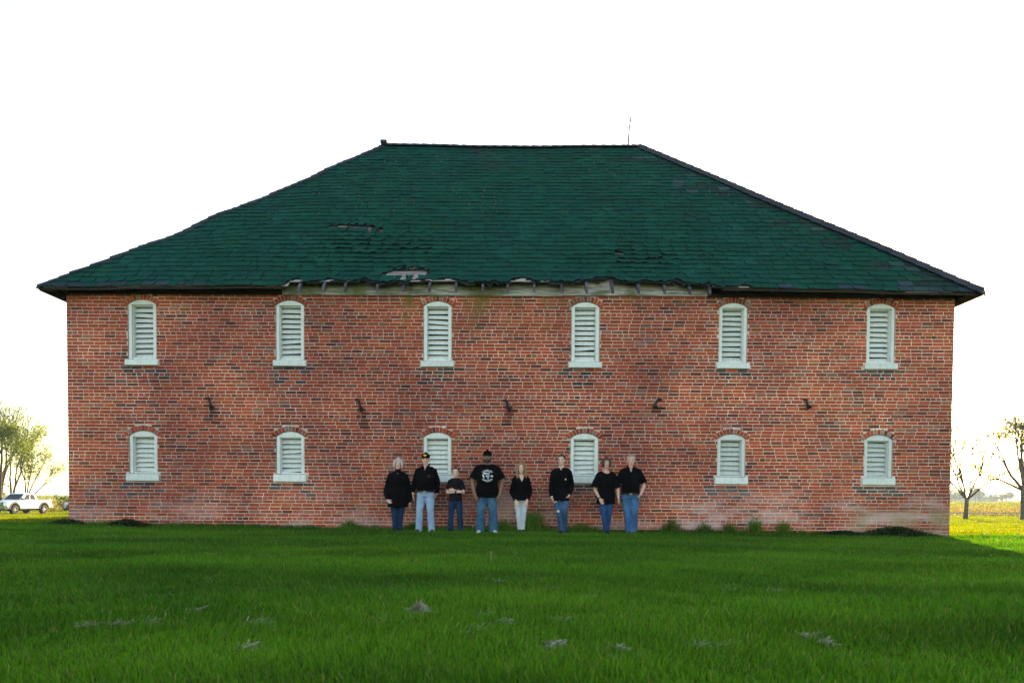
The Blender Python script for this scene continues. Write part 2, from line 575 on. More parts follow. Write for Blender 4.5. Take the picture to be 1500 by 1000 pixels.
# ---- wrought iron wall anchors with rust streaks below
def wall_anchor(x, z, kind):
    a = MB()
    flip = -1 if kind in (3,) else 1
    pts = [(-0.075, 0.17), (-0.02, 0.185), (0.0, 0.13), (0.015, 0.06), (0.045, 0.0), (0.06, -0.06), (0.03, -0.075)]
    if kind == 3: pts = [(-0.09, 0.15), (-0.02, 0.16), (0.02, 0.10), (0.055, 0.03), (0.09, -0.02), (0.06, -0.05)]
    if kind == 4: pts = [(-0.06, 0.15), (-0.005, 0.15), (0.01, 0.07), (0.035, 0.0), (0.10, -0.02)]
    a.tube([(x + flip * p[0], -0.035, z + p[1]) for p in pts], 0.026, 0.018, 8)
    a.tube([(x + flip * 0.045, 0.0, z), (x + flip * 0.045, -0.075, z)], 0.033, 0.033, 8, (0, 0, 1))
    a.ball((x + flip * 0.05, -0.05, z - 0.02), 0.05, 0.03, 0.042)
    a.build('wall_anchor', M_IRON, BLD, smooth=True)
for i, (x, z) in enumerate(((-6.79, 2.80), (-3.44, 2.79), (-0.13, 2.80), (3.24, 2.86), (6.58, 2.88))): wall_anchor(x, z, i)

# ------------------------------------------------------------------ the roof
EH, RH = 10.31, 3.90            # half-lengths of eave and ridge
EZ, RZ, EY, RY = 5.32, 11.50, -0.41, 6.03
RUN = RY - EY; RISE = RZ - EZ; SL = math.hypot(RUN, RISE)
NV = Vector((0, -RISE / SL, RUN / SL))
SLX = EH - RH                    # the side planes' run
def warp(p):
    x, y, z = p
    t = max(0.0, min(1.0, (z - EZ) / RISE))
    dz = -0.055 * math.exp(-(x / 2.6) ** 2) * t ** 3
    if x < 0:
        edge = max(0.0, 1 - abs((-x) - (EH - SLX * t)) / 2.2)
        dz += edge * math.sin(math.pi * min(t * 1.05, 1)) * (-0.085 + 0.035 * math.sin(t * 17) + 0.02 * math.sin(t * 31 + 1))
    dz += 0.085 * max(0.0, 1 - (x / 9.5) ** 2) * max(0.0, 1 - t * 3) ** 2
    dz += 0.012 * math.sin(x * 1.9 + 1) * math.sin(t * 9 + x) * (1 - t * 0.5)
    return (x, y, z + dz)


def front(x, v, off=0.0):
    return warp(Vector((BX + x, EY + RUN * v, EZ + RISE * v)) + NV * off)
def right(u, v, off=0.0):
    n = Vector((RISE, 0, SLX)).normalized()
    return warp(Vector((BX + EH - SLX * v, u, EZ + RISE * v)) + n * off)
def left(u, v, off=0.0):
    n = Vector((-RISE, 0, SLX)).normalized()
    return warp(Vector((BX - EH + SLX * v, u, EZ + RISE * v)) + n * off)
def back(x, v, off=0.0):
    n = Vector((0, RISE / SL, RUN / SL))
    return warp(Vector((BX + x, 2 * RY - EY - RUN * v, EZ + RISE * v)) + n * off)


HOLES = [(-3.95, 0.338, 0.62, 0.020), (-3.35, 0.325, 0.55, 0.012), (-2.28, 0.060, 0.50, 0.036), (-2.70, 0.052, 0.20, 0.016),
         (-3.0, 0.225, 0.12, 0.008), (2.5, 0.19, 0.16, 0.008), (3.4, 0.155, 0.14, 0.008), (-1.0, 0.30, 0.09, .006), (-1.7, .27, .12, .007)]
def torn(x):
    """how far up (in metres of slope) the shingles are gone at the eave"""
    if x < -4.9 or x > 5.3: return 0.0
    j = 0.035 * math.sin(x * 9.1) + 0.025 * math.sin(x * 17.3 + 1) + 0.018 * math.sin(x * 31)
    t = 0.185 + 0.05 * math.sin(x * 2.9 + 0.6) + j + 0.13 * max(0.0, math.sin(x * 3.7 + 0.5)) ** 3
    if 1.10 < x < 4.35: t += 0.14 + 0.07 * math.sin(x * 4.1) - 0.045 * (x - 1.25)
    if x > 4.35: t = 0.05 + j
    return max(0.0, t)
def hole_span(q):
    """[(low, high)] slope fractions without shingles at x = q"""
    out = []
    for hx, hv, hw, hh in HOLES:
        u = (q - hx) / hw
        if abs(u) < 1:
            e = hh * math.sqrt(1 - u * u)
            out.append((hv - e * (1 + .3 * math.sin(q * 23)), hv + e * (1 + .35 * math.sin(q * 31 + 1) + .2 * math.sin(q * 57))))
    t = torn(q) / SL
    if t > 0: out.append((-1, t))
    return out


def shingle_plane(mb, Pf, ext, rowh, full):
    rows = int(SL / rowh)
    for r in range(rows):
        v0 = r * rowh / SL
        v1 = min((r * rowh + rowh * 1.25) / SL, 0.999)
        lo, hi = ext(v0)
        lo1, hi1 = ext(v1)
        tw = 0.33 if full else 0.62
        x = lo - (tw / 2 if r % 2 else 0) - rnd.uniform(0, 0.05)
        while x < hi:
            w = tw * rnd.uniform(0.94, 1.06)
            if rnd.random() < 0.12: w *= 0.5
            a, b = max(x, lo), min(x + w - rnd.uniform(0.004, 0.022), hi)
            x += w
            if b - a < 0.05: continue
            xc = (a + b) / 2; vc = v0 + 0.5 * rowh / SL
            worn = 0.0
            if full:
                worn = max(0.0, 1 - abs(xc + 3.2) / 2.6) * max(0.0, 1 - abs(vc - 0.23) / 0.15) + max(0.0, 1 - abs(xc - 3.0) / 2.2) * max(0.0, 1 - abs(vc - 0.17) / 0.11)
            nx = 11 if full and (r < 4 or worn > 0 or abs(vc - .33) < .05) else 5
            ve = min((r + 1) * rowh / SL, .999)
            k = rnd.uniform(0.88, 1.12)
            col = (0.0013 * k, 0.050 * k, 0.036 * k)
            if rnd.random() < 0.10: col = (0.003 * k, 0.050 * k, 0.038 * k)
            if rnd.random() < 0.03: col = (0.005 * k, 0.050 * k, 0.028 * k)
            if full:                                         # grey-green repairs along the right hip, grey starter strip at the ends
                dh = (hi - xc)
                pn = math.sin(vc * 23) + math.sin(vc * 51 + 1)
                if dh < 0.9 + 0.55 * pn and vc < 0.9 and rnd.random() < 0.6: col = (0.012 * k, 0.034 * k, 0.028 * k)
                if dh < 1.7 and rnd.random() < 0.12: col = (0.030 * k, 0.060 * k, 0.060 * k)
                if r == 0 and (xc < -5 or xc > 5.2) and rnd.random() < 0.5: col = (0.022 * k, 0.042 * k, 0.052 * k)
                if r == 1 and xc > 7 and rnd.random() < 0.3: col = (0.035 * k, 0.06 * k, 0.07 * k)
            base = 0.010 + rnd.uniform(0, 0.006) + worn * rnd.uniform(0, 0.03)
            cl = rnd.uniform(0, 0.016) + worn * rnd.uniform(0, 0.05)
            cr = rnd.uniform(0, 0.016) + worn * rnd.uniform(0, 0.05)
            mid = rnd.uniform(-0.004, 0.014)
            low, up, sk, dead = [], [], [], []
            for i in range(nx):
                t = i / (nx - 1)
                q = a + (b - a) * t
                lift = base + cl * max(0, 1 - 2.6 * t) + cr * max(0, 2.6 * t - 1.6) + mid * math.sin(math.pi * t)
                dv = (rnd.uniform(-0.018, 0.018) + worn * rnd.uniform(0, 0.03)) / SL
                if full:
                    for (h0, h1) in hole_span(q):
                        if h0 < v0 + dv < h1:
                            dv = h1 - v0 + rnd.uniform(-.012, .012) / SL; lift += rnd.uniform(0, .03)
                dead.append(v0 + dv > ve - .004)
                dv = min(dv, v1 - v0 - .002)
                low.append(Pf(q, v0 + dv, lift)); sk.append(Pf(q, v0 + dv + 0.002 / SL, max(lift - 0.016, 0.001)))
                up.append(Pf(min(max(q, lo1), hi1), v1, 0.004))
            n = nx
            fs = [(i, i + 1, n + i + 1, n + i) for i in range(n - 1) if not (dead[i] and dead[i + 1])]
            if not fs: continue
            mb.add(low + up, fs, col)
            mb.add(sk + low, fs, (0.008, 0.012, 0.011))  # butt edge: black asphalt, also paints in the shadow line under each tab
            for (i, j) in ((0, 0), (n - 1, n - 1)):
                if dead[i]: continue
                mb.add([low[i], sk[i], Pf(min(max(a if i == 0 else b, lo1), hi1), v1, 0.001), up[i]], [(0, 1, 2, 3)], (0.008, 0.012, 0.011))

sh = MB()
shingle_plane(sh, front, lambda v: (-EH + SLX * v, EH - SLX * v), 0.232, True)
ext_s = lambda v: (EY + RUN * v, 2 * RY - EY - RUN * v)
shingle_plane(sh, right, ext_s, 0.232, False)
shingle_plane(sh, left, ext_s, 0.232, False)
for i in range(40):                                # back slope: plain courses
    v0, v1 = i / 40, (i + 1) / 40
    h0, h1 = EH - SLX * v0, EH - SLX * v1
    sh.add([back(-h0, v0, .02), back(h0, v0, .02), back(h1, v1, .004), back(-h1, v1, .004)], [(3, 2, 1, 0)], (0.005, 0.064, 0.05))
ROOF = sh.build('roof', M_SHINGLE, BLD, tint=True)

# black felt between boards and shingles, torn away at the holes
ft = MB()
for i in range(150):
    v0, v1 = i / 150, (i + 1) / 150
    for Pf, ext, fr in ((front, lambda v: (-EH + SLX * v, EH - SLX * v), True), (right, ext_s, False), (left, ext_s, False)):
        if not fr and i % 10: continue
        if not fr: v1 = min((i + 10) / 150, 1)
        lo, hi = ext(v1); n = max(1, int((hi - lo) / (0.22 if v0 < .42 and fr else 3)))
        for j in range(n):
            a, b = lo + (hi - lo) * j / n, lo + (hi - lo) * (j + 1) / n
            if fr and any(h0 + (.0035 if h0 > 0 else 0) < (v0 + v1) / 2 < h1 - .004 + .006 * math.sin(a * 13) for h0, h1 in hole_span((a + b) / 2)): continue
            ft.quad(Pf(a, v0, .0018), Pf(b, v0, .0018), Pf(b, v1, .0018), Pf(a, v1, .0018))
for i in range(70):                                # torn scraps drooping over the broken edge
    x = rnd.uniform(-4.85, 4.35); v = torn(x) / SL; w = rnd.uniform(.03, .16); L = rnd.uniform(.03, .14)
    A, B = Vector(front(x - w, torn(x - w) / SL + .004, .004)), Vector(front(x + w, torn(x + w) / SL + .004, .004))
    d1 = Vector((rnd.uniform(-.03, .03), -L * .55, -L * rnd.uniform(.4, 1.1)))
    mid = (A + B) / 2 + d1 * rnd.uniform(1.0, 1.5)
    ft.add([A, A + d1 * rnd.uniform(.2, .8), mid, B + d1 * rnd.uniform(.2, .8), B], [(0, 1, 2, 3, 4)])
ft.build('roofing_felt', M_FELT, ROOF)

# sheathing boards under the shingles; the lowest ones are broken off in the middle of the front
bd = MB()
nb = 45
for i in range(nb):
    v0, v1 = i / nb, (i + 1) / nb - 0.0006
    for Pf, ext, fr in ((front, lambda v: (-EH + SLX * v, EH - SLX * v), True), (right, ext_s, False), (left, ext_s, False), (back, lambda v: (-EH + SLX * v, EH - SLX * v), False)):
        lo, hi = ext(v1)
        cuts = [(lo, hi)]
        if fr and i < 3:
            miss = {0: [(-4.85, 4.42)], 1: [(1.30, 4.32), (-3.35, -3.0)], 2: [(1.62, 2.85)]}[i]
            for (m0, m1) in miss:
                cuts = [s for (p, q) in cuts for s in (((p, min(q, m0)), (max(p, m1), q)) if m0 < q and m1 > p else ((p, q),)) if s[1] - s[0] > 0.05]
        segs = []
        for (p, q) in cuts:
            n = max(1, int((q - p) / 3.2))
            for j in range(n): segs.append((p + (q - p) * j / n, p + (q - p) * (j + 1) / n - 0.004))
        for (p, q) in segs:
            k = rnd.uniform(0.65, 1.1)
            tintc = (k * .55, k * .36, k * .31)
            if i < 3: tintc = (k * 1.2, k * 1.12, k * 1.12)
            elif rnd.random() < .3: tintc = (k * .8, k * .7, k * .68)
            m = max(2, int((q - p) / 0.5))
            for s in range(m):
                a, b = p + (q - p) * s / m, p + (q - p) * (s + 1) / m
                ra = rnd.uniform(0, .0025) if i < 2 else 0
                vs = [Pf(a, v0 + ra, -0.022), Pf(b, v0 + ra, -0.022), Pf(b, v1, -0.022), Pf(a, v1, -0.022), Pf(a, v0 + ra, 0.0), Pf(b, v0, 0.0), Pf(b, v1, 0.0), Pf(a, v1, 0.0)]
                bd.hexa(vs, tintc)
bd.build('roof_boards', M_BOARD, ROOF, tint=True)

# rafters: tails run out over the wall; each one is its own piece
RAFTX = [-9.75, -9.2, -8.6, -8.0, -7.45, -6.85, -6.3, -5.74, -5.17, -4.61, -4.08, -3.60, -2.90, -2.35, -1.77, -1.20, -0.62, -0.05, 0.51, 1.11, 1.66, 2.22, 2.79, 3.36, 3.92, 4.35, 5.0, 5.75, 6.45, 7.0, 7.6, 8.2, 8.75, 9.3]
for i, x in enumerate(RAFTX):
    r = MB()
    mid = -5.0 < x < 4.5
    v0, v1 = (0.002 if mid else 0.012), 0.085
    drop = 0.17
    x += rnd.uniform(-0.02, 0.02); w = 0.026; tl = rnd.uniform(-0.012, 0.012)
    dz = Vector((tl, 0, -drop))
    P = lambda q, v: Vector(front(q, v, -0.024))
    cut = Vector((0, 0.012, -0.135))
    vs = [P(x - w, v0) + cut, P(x + w, v0) + cut, P(x + w, v1) + dz, P(x - w, v1) + dz, P(x - w, v0), P(x + w, v0), P(x + w, v1), P(x - w, v1)]
    k = rnd.uniform(0.7, 1.15)
    r.hexa(vs, (k, k, k))
    r.build('rafter', M_RAFTER if mid else M_DARKWOOD, ROOF, tint=True)

# eave trim: dark drip board at both ends of the front, soffits, the mossy frieze board
fz = MB()
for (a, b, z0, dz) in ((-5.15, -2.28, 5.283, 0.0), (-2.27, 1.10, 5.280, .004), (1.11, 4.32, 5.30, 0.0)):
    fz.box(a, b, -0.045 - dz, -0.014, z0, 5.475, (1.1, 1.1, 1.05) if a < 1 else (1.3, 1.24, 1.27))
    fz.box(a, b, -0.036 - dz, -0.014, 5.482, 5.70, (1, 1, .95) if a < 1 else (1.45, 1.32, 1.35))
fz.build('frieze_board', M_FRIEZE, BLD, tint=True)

def eave_piece(*q):
    k = MB(); k.box(*q); k.build('eave_board', M_DARKWOOD, BLD, tint=True)
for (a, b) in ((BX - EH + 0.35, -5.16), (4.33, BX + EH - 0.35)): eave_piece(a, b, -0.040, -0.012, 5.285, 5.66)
for (a, b) in ((BX - EH + 0.02, -5.05), (4.55, BX + EH - 0.02)):          # drip board under the first course
    k = MB(); n = 12
    for i in range(n):
        p, q = a + (b - a) * i / n, a + (b - a) * (i + 1) / n
        zz = lambda x: warp((x, EY, EZ))[2]
        k.hexa([(p, EY + .012, zz(p) - .062), (q, EY + .012, zz(q) - .062), (q, EY + .034, zz(q) - .062), (p, EY + .034, zz(p) - .062),
                (p, EY + .012, zz(p) - .022), (q, EY + .012, zz(q) - .022), (q, EY + .034, zz(q) - .022), (p, EY + .034, zz(p) - .022)])
    k.build('eave_board', M_DARKWOOD, BLD, tint=True)
for s in (-1, 1):                                                       # side soffits and their drip boards
    e = BX + s * EH
    wx = WX0 if s < 0 else WX1
    a, b = sorted((wx + s * 0.004, e - s * 0.03))
    eave_piece(a, b, EY + 0.045, BD + .35, EZ - 0.075, EZ - 0.055)
    eave_piece(min(e - s * 0.005, e - s * 0.028), max(e - s * 0.005, e - s * 0.028), EY + 0.045, BD + .35, EZ - 0.05, EZ - 0.018)
    eave_piece(min(wx + s * .05, wx + s * .14), max(wx + s * .05, wx + s * .14), 0.02, BD, EZ - 0.16, EZ - 0.078)
# hip and ridge caps
def cap_strip(A, B, seg, w, th, gap=0.0, ragged=False):
    c = MB()
    A = Vector(A); B = Vector(B); d = (B - A) / seg
    side = Vector((0, 0, 1)).cross(d).normalized()
    for i in range(seg):
        if ragged and rnd.random() < gap: continue
        p, q = A + d * i, A + d * (i + 1.06)
        up = Vector((0, 0, th + (rnd.uniform(-.012, .012) if ragged else 0.004)))
        ww = w * (rnd.uniform(0.7, 1.2) if ragged else 1)
        down = Vector((0, 0, -ww * 0.62))
        vs = []
        for P, lift in ((p, 0.018), (q, 0.0)):
            L = Vector((0, 0, lift))
            vs += [warp(P + side * ww + down + L + up * .6), warp(P + up + L), warp(P - side * ww + down + L + up * .6)]
        c.add(vs, [(0, 1, 4, 3), (1, 2, 5, 4), (0, 2, 1), (3, 4, 5), (0, 3, 5, 2)])
    return c
rc = cap_strip((BX - RH - 0.06, RY, RZ), (BX + RH + 0.05, RY, RZ), 26, 0.16, 0.06)
rc.box(BX - RH - 0.10, BX - RH + 0.10, RY - 0.14, RY + 0.14, RZ + 0.02, RZ + 0.10)
rc.build('ridge_cap', M_CAPSTRIP, ROOF)
cap_strip((BX + EH, EY, EZ + 0.01), (BX + RH, RY, RZ), 34, 0.20, 0.085).build('hip_cap', M_CAPSTRIP, ROOF)
cap_strip((BX - EH, EY, EZ), (BX - RH, RY, RZ), 44, 0.12, 0.035, 0.0, True).build('hip_cap', M_CAPSTRIP, ROOF)
# rods
an = MB()
an.tube([(3.47, 6.05, 11.40), (3.50, 6.05, 11.95), (3.55, 6.05, 12.45)], [0.026, 0.022, 0.017], None, 6)
an.ball((3.535, 6.05, 12.28), 0.03, 0.03, 0.045)
an.build('lightning_rod', M_IRON, BLD)
# ------------------------------------------------------------------ ground
def ground_material():
    m = NT('ground_soil'); c = m.coord(); x, y, z = m.xyz(c)
    n1 = m.noise(c, 0.35, 6, 0.6); n2 = m.noise(c, 6, 6, 0.65); n3 = m.noise(m.mapping(c, (0.25, 1, 1)), 0.9, 5)
    lawn = m.mix(m.smooth(n2, 0.3, 0.7), (0.020, 0.048, 0.007), (0.045, 0.085, 0.014))
    field = m.mix(m.smooth(n3, 0.3, 0.7), (0.16, 0.13, 0.06), (0.13, 0.16, 0.035))
    far = m.mix(m.smooth(n1, 0.35, 0.65), (0.10, 0.14, 0.03), (0.17, 0.18, 0.04))
    yy = m.addm(y, m.mul(m.math('SUBTRACT', n1, 0.5), 6))
    col = m.mix(m.smooth(yy, 64, 70), lawn, field)
    col = m.mix(m.smooth(yy, 150, 200), col, far)
    return m.done(m.bsdf(col, 1.0, 0, m.bump(n2, 0.3, 0.02), 0.0))


xs = np.concatenate([-np.geomspace(3000, 45, 24), np.arange(-42, 42.1, 0.7), np.geomspace(45, 3000, 24)])
ys = np.concatenate([-np.geomspace(400, 24, 10), np.arange(-22, 62.1, 0.7), np.geomspace(64, 3000, 30)])
XX, YY = np.meshgrid(xs, ys)
V = np.stack([XX.ravel(), YY.ravel(), gz(XX, YY).ravel()], 1)
nx, ny = len(xs), len(ys)
ii, jj = np.meshgrid(np.arange(nx - 1), np.arange(ny - 1))
b = (jj * nx + ii).ravel()
ground = link('ground', fast_mesh('ground', V, np.stack([b, b + 1, b + 1 + nx, b + nx], 1)), ground_material())
tag(ground, 'flat grassy farmland running out to the horizon', kind='structure')
ground.data.polygons.foreach_set('use_smooth', [True] * len(ground.data.polygons))

# gravel lane to the right, behind the barn
lane = MB()
lx = np.concatenate([np.arange(14, 120, 4.0), np.geomspace(120, 700, 14)])
for i in range(len(lx) - 1):
    a, c_ = float(lx[i]), float(lx[i + 1])
    e = lambda q, s: 0.5 * math.sin(q * 0.31 + s)
    lane.quad((a, 73 + e(a, 0), -1.12), (c_, 73 + e(c_, 0), -1.12), (c_, 90 + e(c_, 2), -1.12), (a, 90 + e(a, 2), -1.12))
tag(lane.build('gravel_road', plain('pale_gravel', (0.085, 0.086, 0.092), 1.0, 0.3, 1.5, 0, 30, spec=0.0)), 'pale gravel lane crossing behind the bare tree', kind='structure')

# ------------------------------------------------------------------ grass
M_GRASS = leafy('grass_blade', 0.42, (1.30, 1.25, 0.35), 0.5, 0.2)


def blades(x, y, h, w, seed, base=None, lean=0.45):
    """curved blades: five points each"""
    r = np.random.default_rng(seed)
    n = len(x)
    z = gz(x, y) - 0.01
    ang = r.uniform(0, 2 * np.pi, n)                  # facing of the blade
    wx, wy = np.cos(ang) * w * 0.5, np.sin(ang) * w * 0.5
    la = r.uniform(0, 2 * np.pi, n)
    lm = h * np.abs(r.normal(0, lean, n))
    mow = hnoise(x * 0.25, y * 1.6, 1.0, 5) * 0.35        # wheel bands of the mower
    dx = np.cos(la) * lm + mow * h * 0.6; dy = np.sin(la) * lm - 0.08 * h
    P = np.zeros((n, 5, 3))
    P[:, 0] = np.stack([x - wx, y - wy, z], 1); P[:, 1] = np.stack([x + wx, y + wy, z], 1)
    mx, my, mz = x + dx * 0.35, y + dy * 0.35, z + h * 0.6
    P[:, 2] = np.stack([mx + wx * 0.8, my + wy * 0.8, mz], 1); P[:, 3] = np.stack([mx - wx * 0.8, my - wy * 0.8, mz], 1)
    P[:, 4] = np.stack([x + dx, y + dy, z + h], 1)
    i = np.arange(n) * 5
    q = np.stack([i, i + 1, i + 2, i + 3], 1); t = np.stack([i + 3, i + 2, i + 4], 1)
    k = r.uniform(0.5, 1.5, n)[:, None]
    pat = hnoise(x, y, 0.9, 3)[:, None]; pat2 = hnoise(x * .35, y * 1.3, 1.5, 8)[:, None]
    c = np.array(base if base is not None else (0.052, 0.166, 0.012))[None, :] * k * (1 + 0.30 * pat + 0.34 * pat2)
    c[:, 0] *= (1 + 0.25 * r.uniform(-1, 1, n) + 0.15 * pat[:, 0])
    dry = r.random(n) < 0.035
    c[dry] = np.array((0.24, 0.20, 0.09)) * k[dry]
    return P.reshape(-1, 3), q, t, np.repeat(np.clip(c, 0.002, 1), 5, 0)


def scatter(n, y0, y1, side, power=1.0):
    y = RNG.uniform(y0, y1, n)
    d = y - CAM[1]
    x = RNG.uniform(-1, 1, n) * (0.72 * d + side)
    return x, y


parts = []
bands = [(-13.7, -11.6, 150000, 0.0046, 0.062), (-11.6, -8.6, 210000, 0.0062, 0.066), (-8.6, -5.0, 210000, 0.0085, 0.070), (-5.0, -0.9, 210000, 0.0115, 0.072), (-0.9, 0.4, 60000, 0.014, 0.085)]
for s, (y0, y1, n, w, h) in enumerate(bands):
    x, y = scatter(n, y0, y1, 1.2)
    keep = ~((y > -0.02) & (x > WX0) & (x < WX1))
    x, y = x[keep], y[keep]
    hh = h * (1 + 0.30 * hnoise(x, y, 1.4, 2) + 0.25 * hnoise(x, y, 4.5, 6)) * RNG.uniform(0.55, 1.35, len(x))
    hh = hh * (1 + 0.5 * np.exp(-((y + 0.1) / 0.15) ** 2)) * (1 - .06 * sstep(-2.2, -.9, y) * (1 - sstep(-.4, -.1, y)))
    parts.append(blades(x, y, hh, w * RNG.uniform(0.7, 1.3, len(x)), 20 + s))
for s, (y0, y1, n, w, h) in enumerate(((-13.7, -5, 70000, 0.010, 0.068), (-5, 0.4, 50000, 0.016, 0.075))):
    y = RNG.uniform(y0, y1, n); x = (0.72 * (y - CAM[1]) + 1.2 + 5.5 * RNG.random(n)) * np.where(RNG.random(n) < 0.5, 1, -1)
    hh = h * (1 + 0.30 * hnoise(x, y, 1.4, 2)) * RNG.uniform(0.55, 1.35, n)
    parts.append(blades(x, y, hh, w * RNG.uniform(0.7, 1.3, n), 30 + s))
# lawn past both ends of the barn, sunlight painted into its yellower blades
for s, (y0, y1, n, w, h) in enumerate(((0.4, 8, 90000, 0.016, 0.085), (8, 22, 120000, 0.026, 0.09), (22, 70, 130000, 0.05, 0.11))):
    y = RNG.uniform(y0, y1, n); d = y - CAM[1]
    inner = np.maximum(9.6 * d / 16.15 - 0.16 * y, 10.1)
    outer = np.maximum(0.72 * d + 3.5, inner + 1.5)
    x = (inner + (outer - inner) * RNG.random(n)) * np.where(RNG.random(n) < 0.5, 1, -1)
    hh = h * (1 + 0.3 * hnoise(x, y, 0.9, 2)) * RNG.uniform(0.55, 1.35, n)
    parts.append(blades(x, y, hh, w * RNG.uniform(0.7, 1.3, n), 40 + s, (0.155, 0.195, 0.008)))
off = 0; Vs, Qs, Ts, Cs = [], [], [], []
for (v, q, t, c) in parts:
    Vs.append(v); Qs.append(q + off); Ts.append(t + off); Cs.append(c); off += len(v)
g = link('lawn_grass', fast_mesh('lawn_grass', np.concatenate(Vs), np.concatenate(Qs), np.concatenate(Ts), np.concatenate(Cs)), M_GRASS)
tag(g, 'thick mown green lawn covering the ground before the barn', 'lawn', kind='stuff')
del Vs, Qs, Ts, Cs, parts

# crop field beyond the lawn
M_CROP = leafy('crop_leaf', 0.5, (1.4, 1.2, 0.45), 0.6, 0.15)
def leaf_cloud(x, y, z, size, col, seed, jit=0.25, up=0.0):
    r = np.random.default_rng(seed)
    n = len(x)
    a = r.normal(size=(n, 3)); a[:, 2] += up; a /= np.linalg.norm(a, axis=1)[:, None]
    b = r.normal(size=(n, 3)); b -= (a * b).sum(1)[:, None] * a; b /= np.linalg.norm(b, axis=1)[:, None]
    s = (np.asarray(size) * r.uniform(0.6, 1.35, n))[:, None]
    p = np.stack([x, y, z], 1)
    P = np.stack([p - a * s * .5, p + b * s * .32, p + a * s * .5, p - b * s * .32], 1)
    c = np.asarray(col, float)
    if c.ndim == 1: c = np.repeat(c[None], n, 0)
    c = np.clip(c * r.uniform(1 - jit, 1 + jit, (n, 1)) * (1 + r.uniform(-.12, .12, (n, 3))), 0.002, 0.9)
    return P.reshape(-1, 3), np.arange(n * 4).reshape(n, 4), np.repeat(c, 4, 0)

n = 60000
y = 68 + (330 - 68) * RNG.random(n) ** 1.8; d = y + 16.15
inner = 9.4 * d / 16.15 - 0.2 * y; outer = 0.73 * d + 3
x = (inner + (outer - inner) * RNG.random(n)) * np.where(RNG.random(n) < .5, 1, -1)
keep = ~((x > 12) & (y > 71.5) & (y < 91.5))
x, y = x[keep], y[keep]
yel = sstep(110, 165, y + 14 * hnoise(x, y, 0.05, 1))
hgt = (0.25 + 0.55 * yel)
z = gz(x, y) + RNG.random(len(x)) ** 1.5 * hgt
c0 = np.array((0.17, 0.135, 0.055)); c1 = np.array((0.15, 0.17, 0.022)); c2 = np.array((0.06, 0.10, 0.02))
col = c0 + (c1 - c0) * yel[:, None]
gm = RNG.random(len(x)) < 0.22; col[gm] = c2
P, Q, C = leaf_cloud(x, y, z, 0.22 + 0.0022 * (y - 68), col, 5, 0.3, 0.8)
g = link('field_crop', fast_mesh('field_crop', P, Q, None, C), M_CROP)
tag(g, 'yellow green crop and dry stubble in the field beyond the lane', 'crop', kind='stuff')

# ------------------------------------------------------------------ weeds against the wall
M_WEED = leafy('weed_leaf', 0.35, (1.3, 1.2, 0.5), 0.5, 0.25)
def weed(name, label, cat, group, x, y, h, w, n, seed, col=(0.085, 0.185, 0.024), leafs=0.12):
    r = np.random.default_rng(seed)
    bx = x + r.normal(0, w * 0.33, n); by = y + r.normal(0, 0.05, n)
    by = np.minimum(by, -0.05)
    hh = h * r.uniform(0.45, 1.0, n) * np.clip(1.15 - np.abs(bx - x) / (w * 0.95), 0.25, 1)
    v, q, t, c = blades(bx, by, hh, np.full(n, 0.011) * r.uniform(.7, 1.5, n), seed + 1, col, 0.35)
    m = int(n * leafs * 2)
    lx = x + r.normal(0, w * 0.30, m); ly = np.minimum(y + r.normal(0, 0.06, m), -0.03)
    lz = gz(lx, ly) + r.random(m) * h * 0.8 * np.clip(1.1 - np.abs(lx - x) / (w * 0.95), 0.2, 1)
    P, Q, C = leaf_cloud(lx, ly, lz, 0.055, col, seed + 2, 0.3, 0.4)
    V_ = np.concatenate([v, P]); Q_ = np.concatenate([q, Q + len(v)])
    o = link(name, fast_mesh(name, V_, Q_, t, np.concatenate([c, C])), M_WEED)
    V_ -= np.array((x, y, 0)); o.data.vertices.foreach_set('co', V_.astype(np.float32).ravel()); o.location = (x, y, 0)
    return tag(o, label, cat, group)

G_W = 'weeds growing at the foot of the brick wall'
WEEDS = [(-3.62, 0.26, 0.42, 'small leafy weed at the wall foot left of the grey haired woman'),
         (-2.20, 0.24, 0.40, 'low weeds between the grey haired woman and the man in the light jeans'),
         (-0.20, 0.30, 0.50, 'weed between the big man and the woman with wavy blond hair'),
         (0.46, 0.52, 0.55, 'tallest weed clump, beside the legs of the blond woman'),
         (1.50, 0.24, 0.90, 'wide low weeds right of the young man in ripped jeans'),
         (3.55, 0.36, 0.42, 'weed first right of the couple holding hands, leafy'),
         (4.28, 0.30, 0.36, 'weed left of the fifth lower window, short and bushy'),
         (4.86, 0.30, 0.36, 'short weed directly below the fifth lower window'),
         (5.42, 0.42, 0.36, 'tall feathery weed just right of the fifth lower window'),
         (6.05, 0.36, 0.30, 'narrow upright weed, last of the row before the dark bushes'),
         (-7.35, 0.14, 0.7, 'thin low weeds at the wall between the two left windows')]
for i, (x, h, w, lb) in enumerate(WEEDS):
    weed('weed', lb, 'weed', G_W, x, -0.16, h * 1.25, w, int(230 * w / 0.4), 300 + i * 7)
for i, (x, h, w, lb) in enumerate([(-9.9, 0.22, 0.75, 'dark low bush at the left corner of the barn'), (-8.55, 0.24, 0.8, 'dark low bush under the leftmost lower window'),
                                   (7.35, 0.20, 1.2, 'flat dark bush left of the rightmost lower window'), (8.55, 0.34, 1.35, 'largest dark bush, under the rightmost lower window')]):
    weed('bush', lb, 'bush', 'dark bushes at the wall foot', x, -0.22, h, w, 520, 400 + i * 5, (0.022, 0.045, 0.014), 1.6)

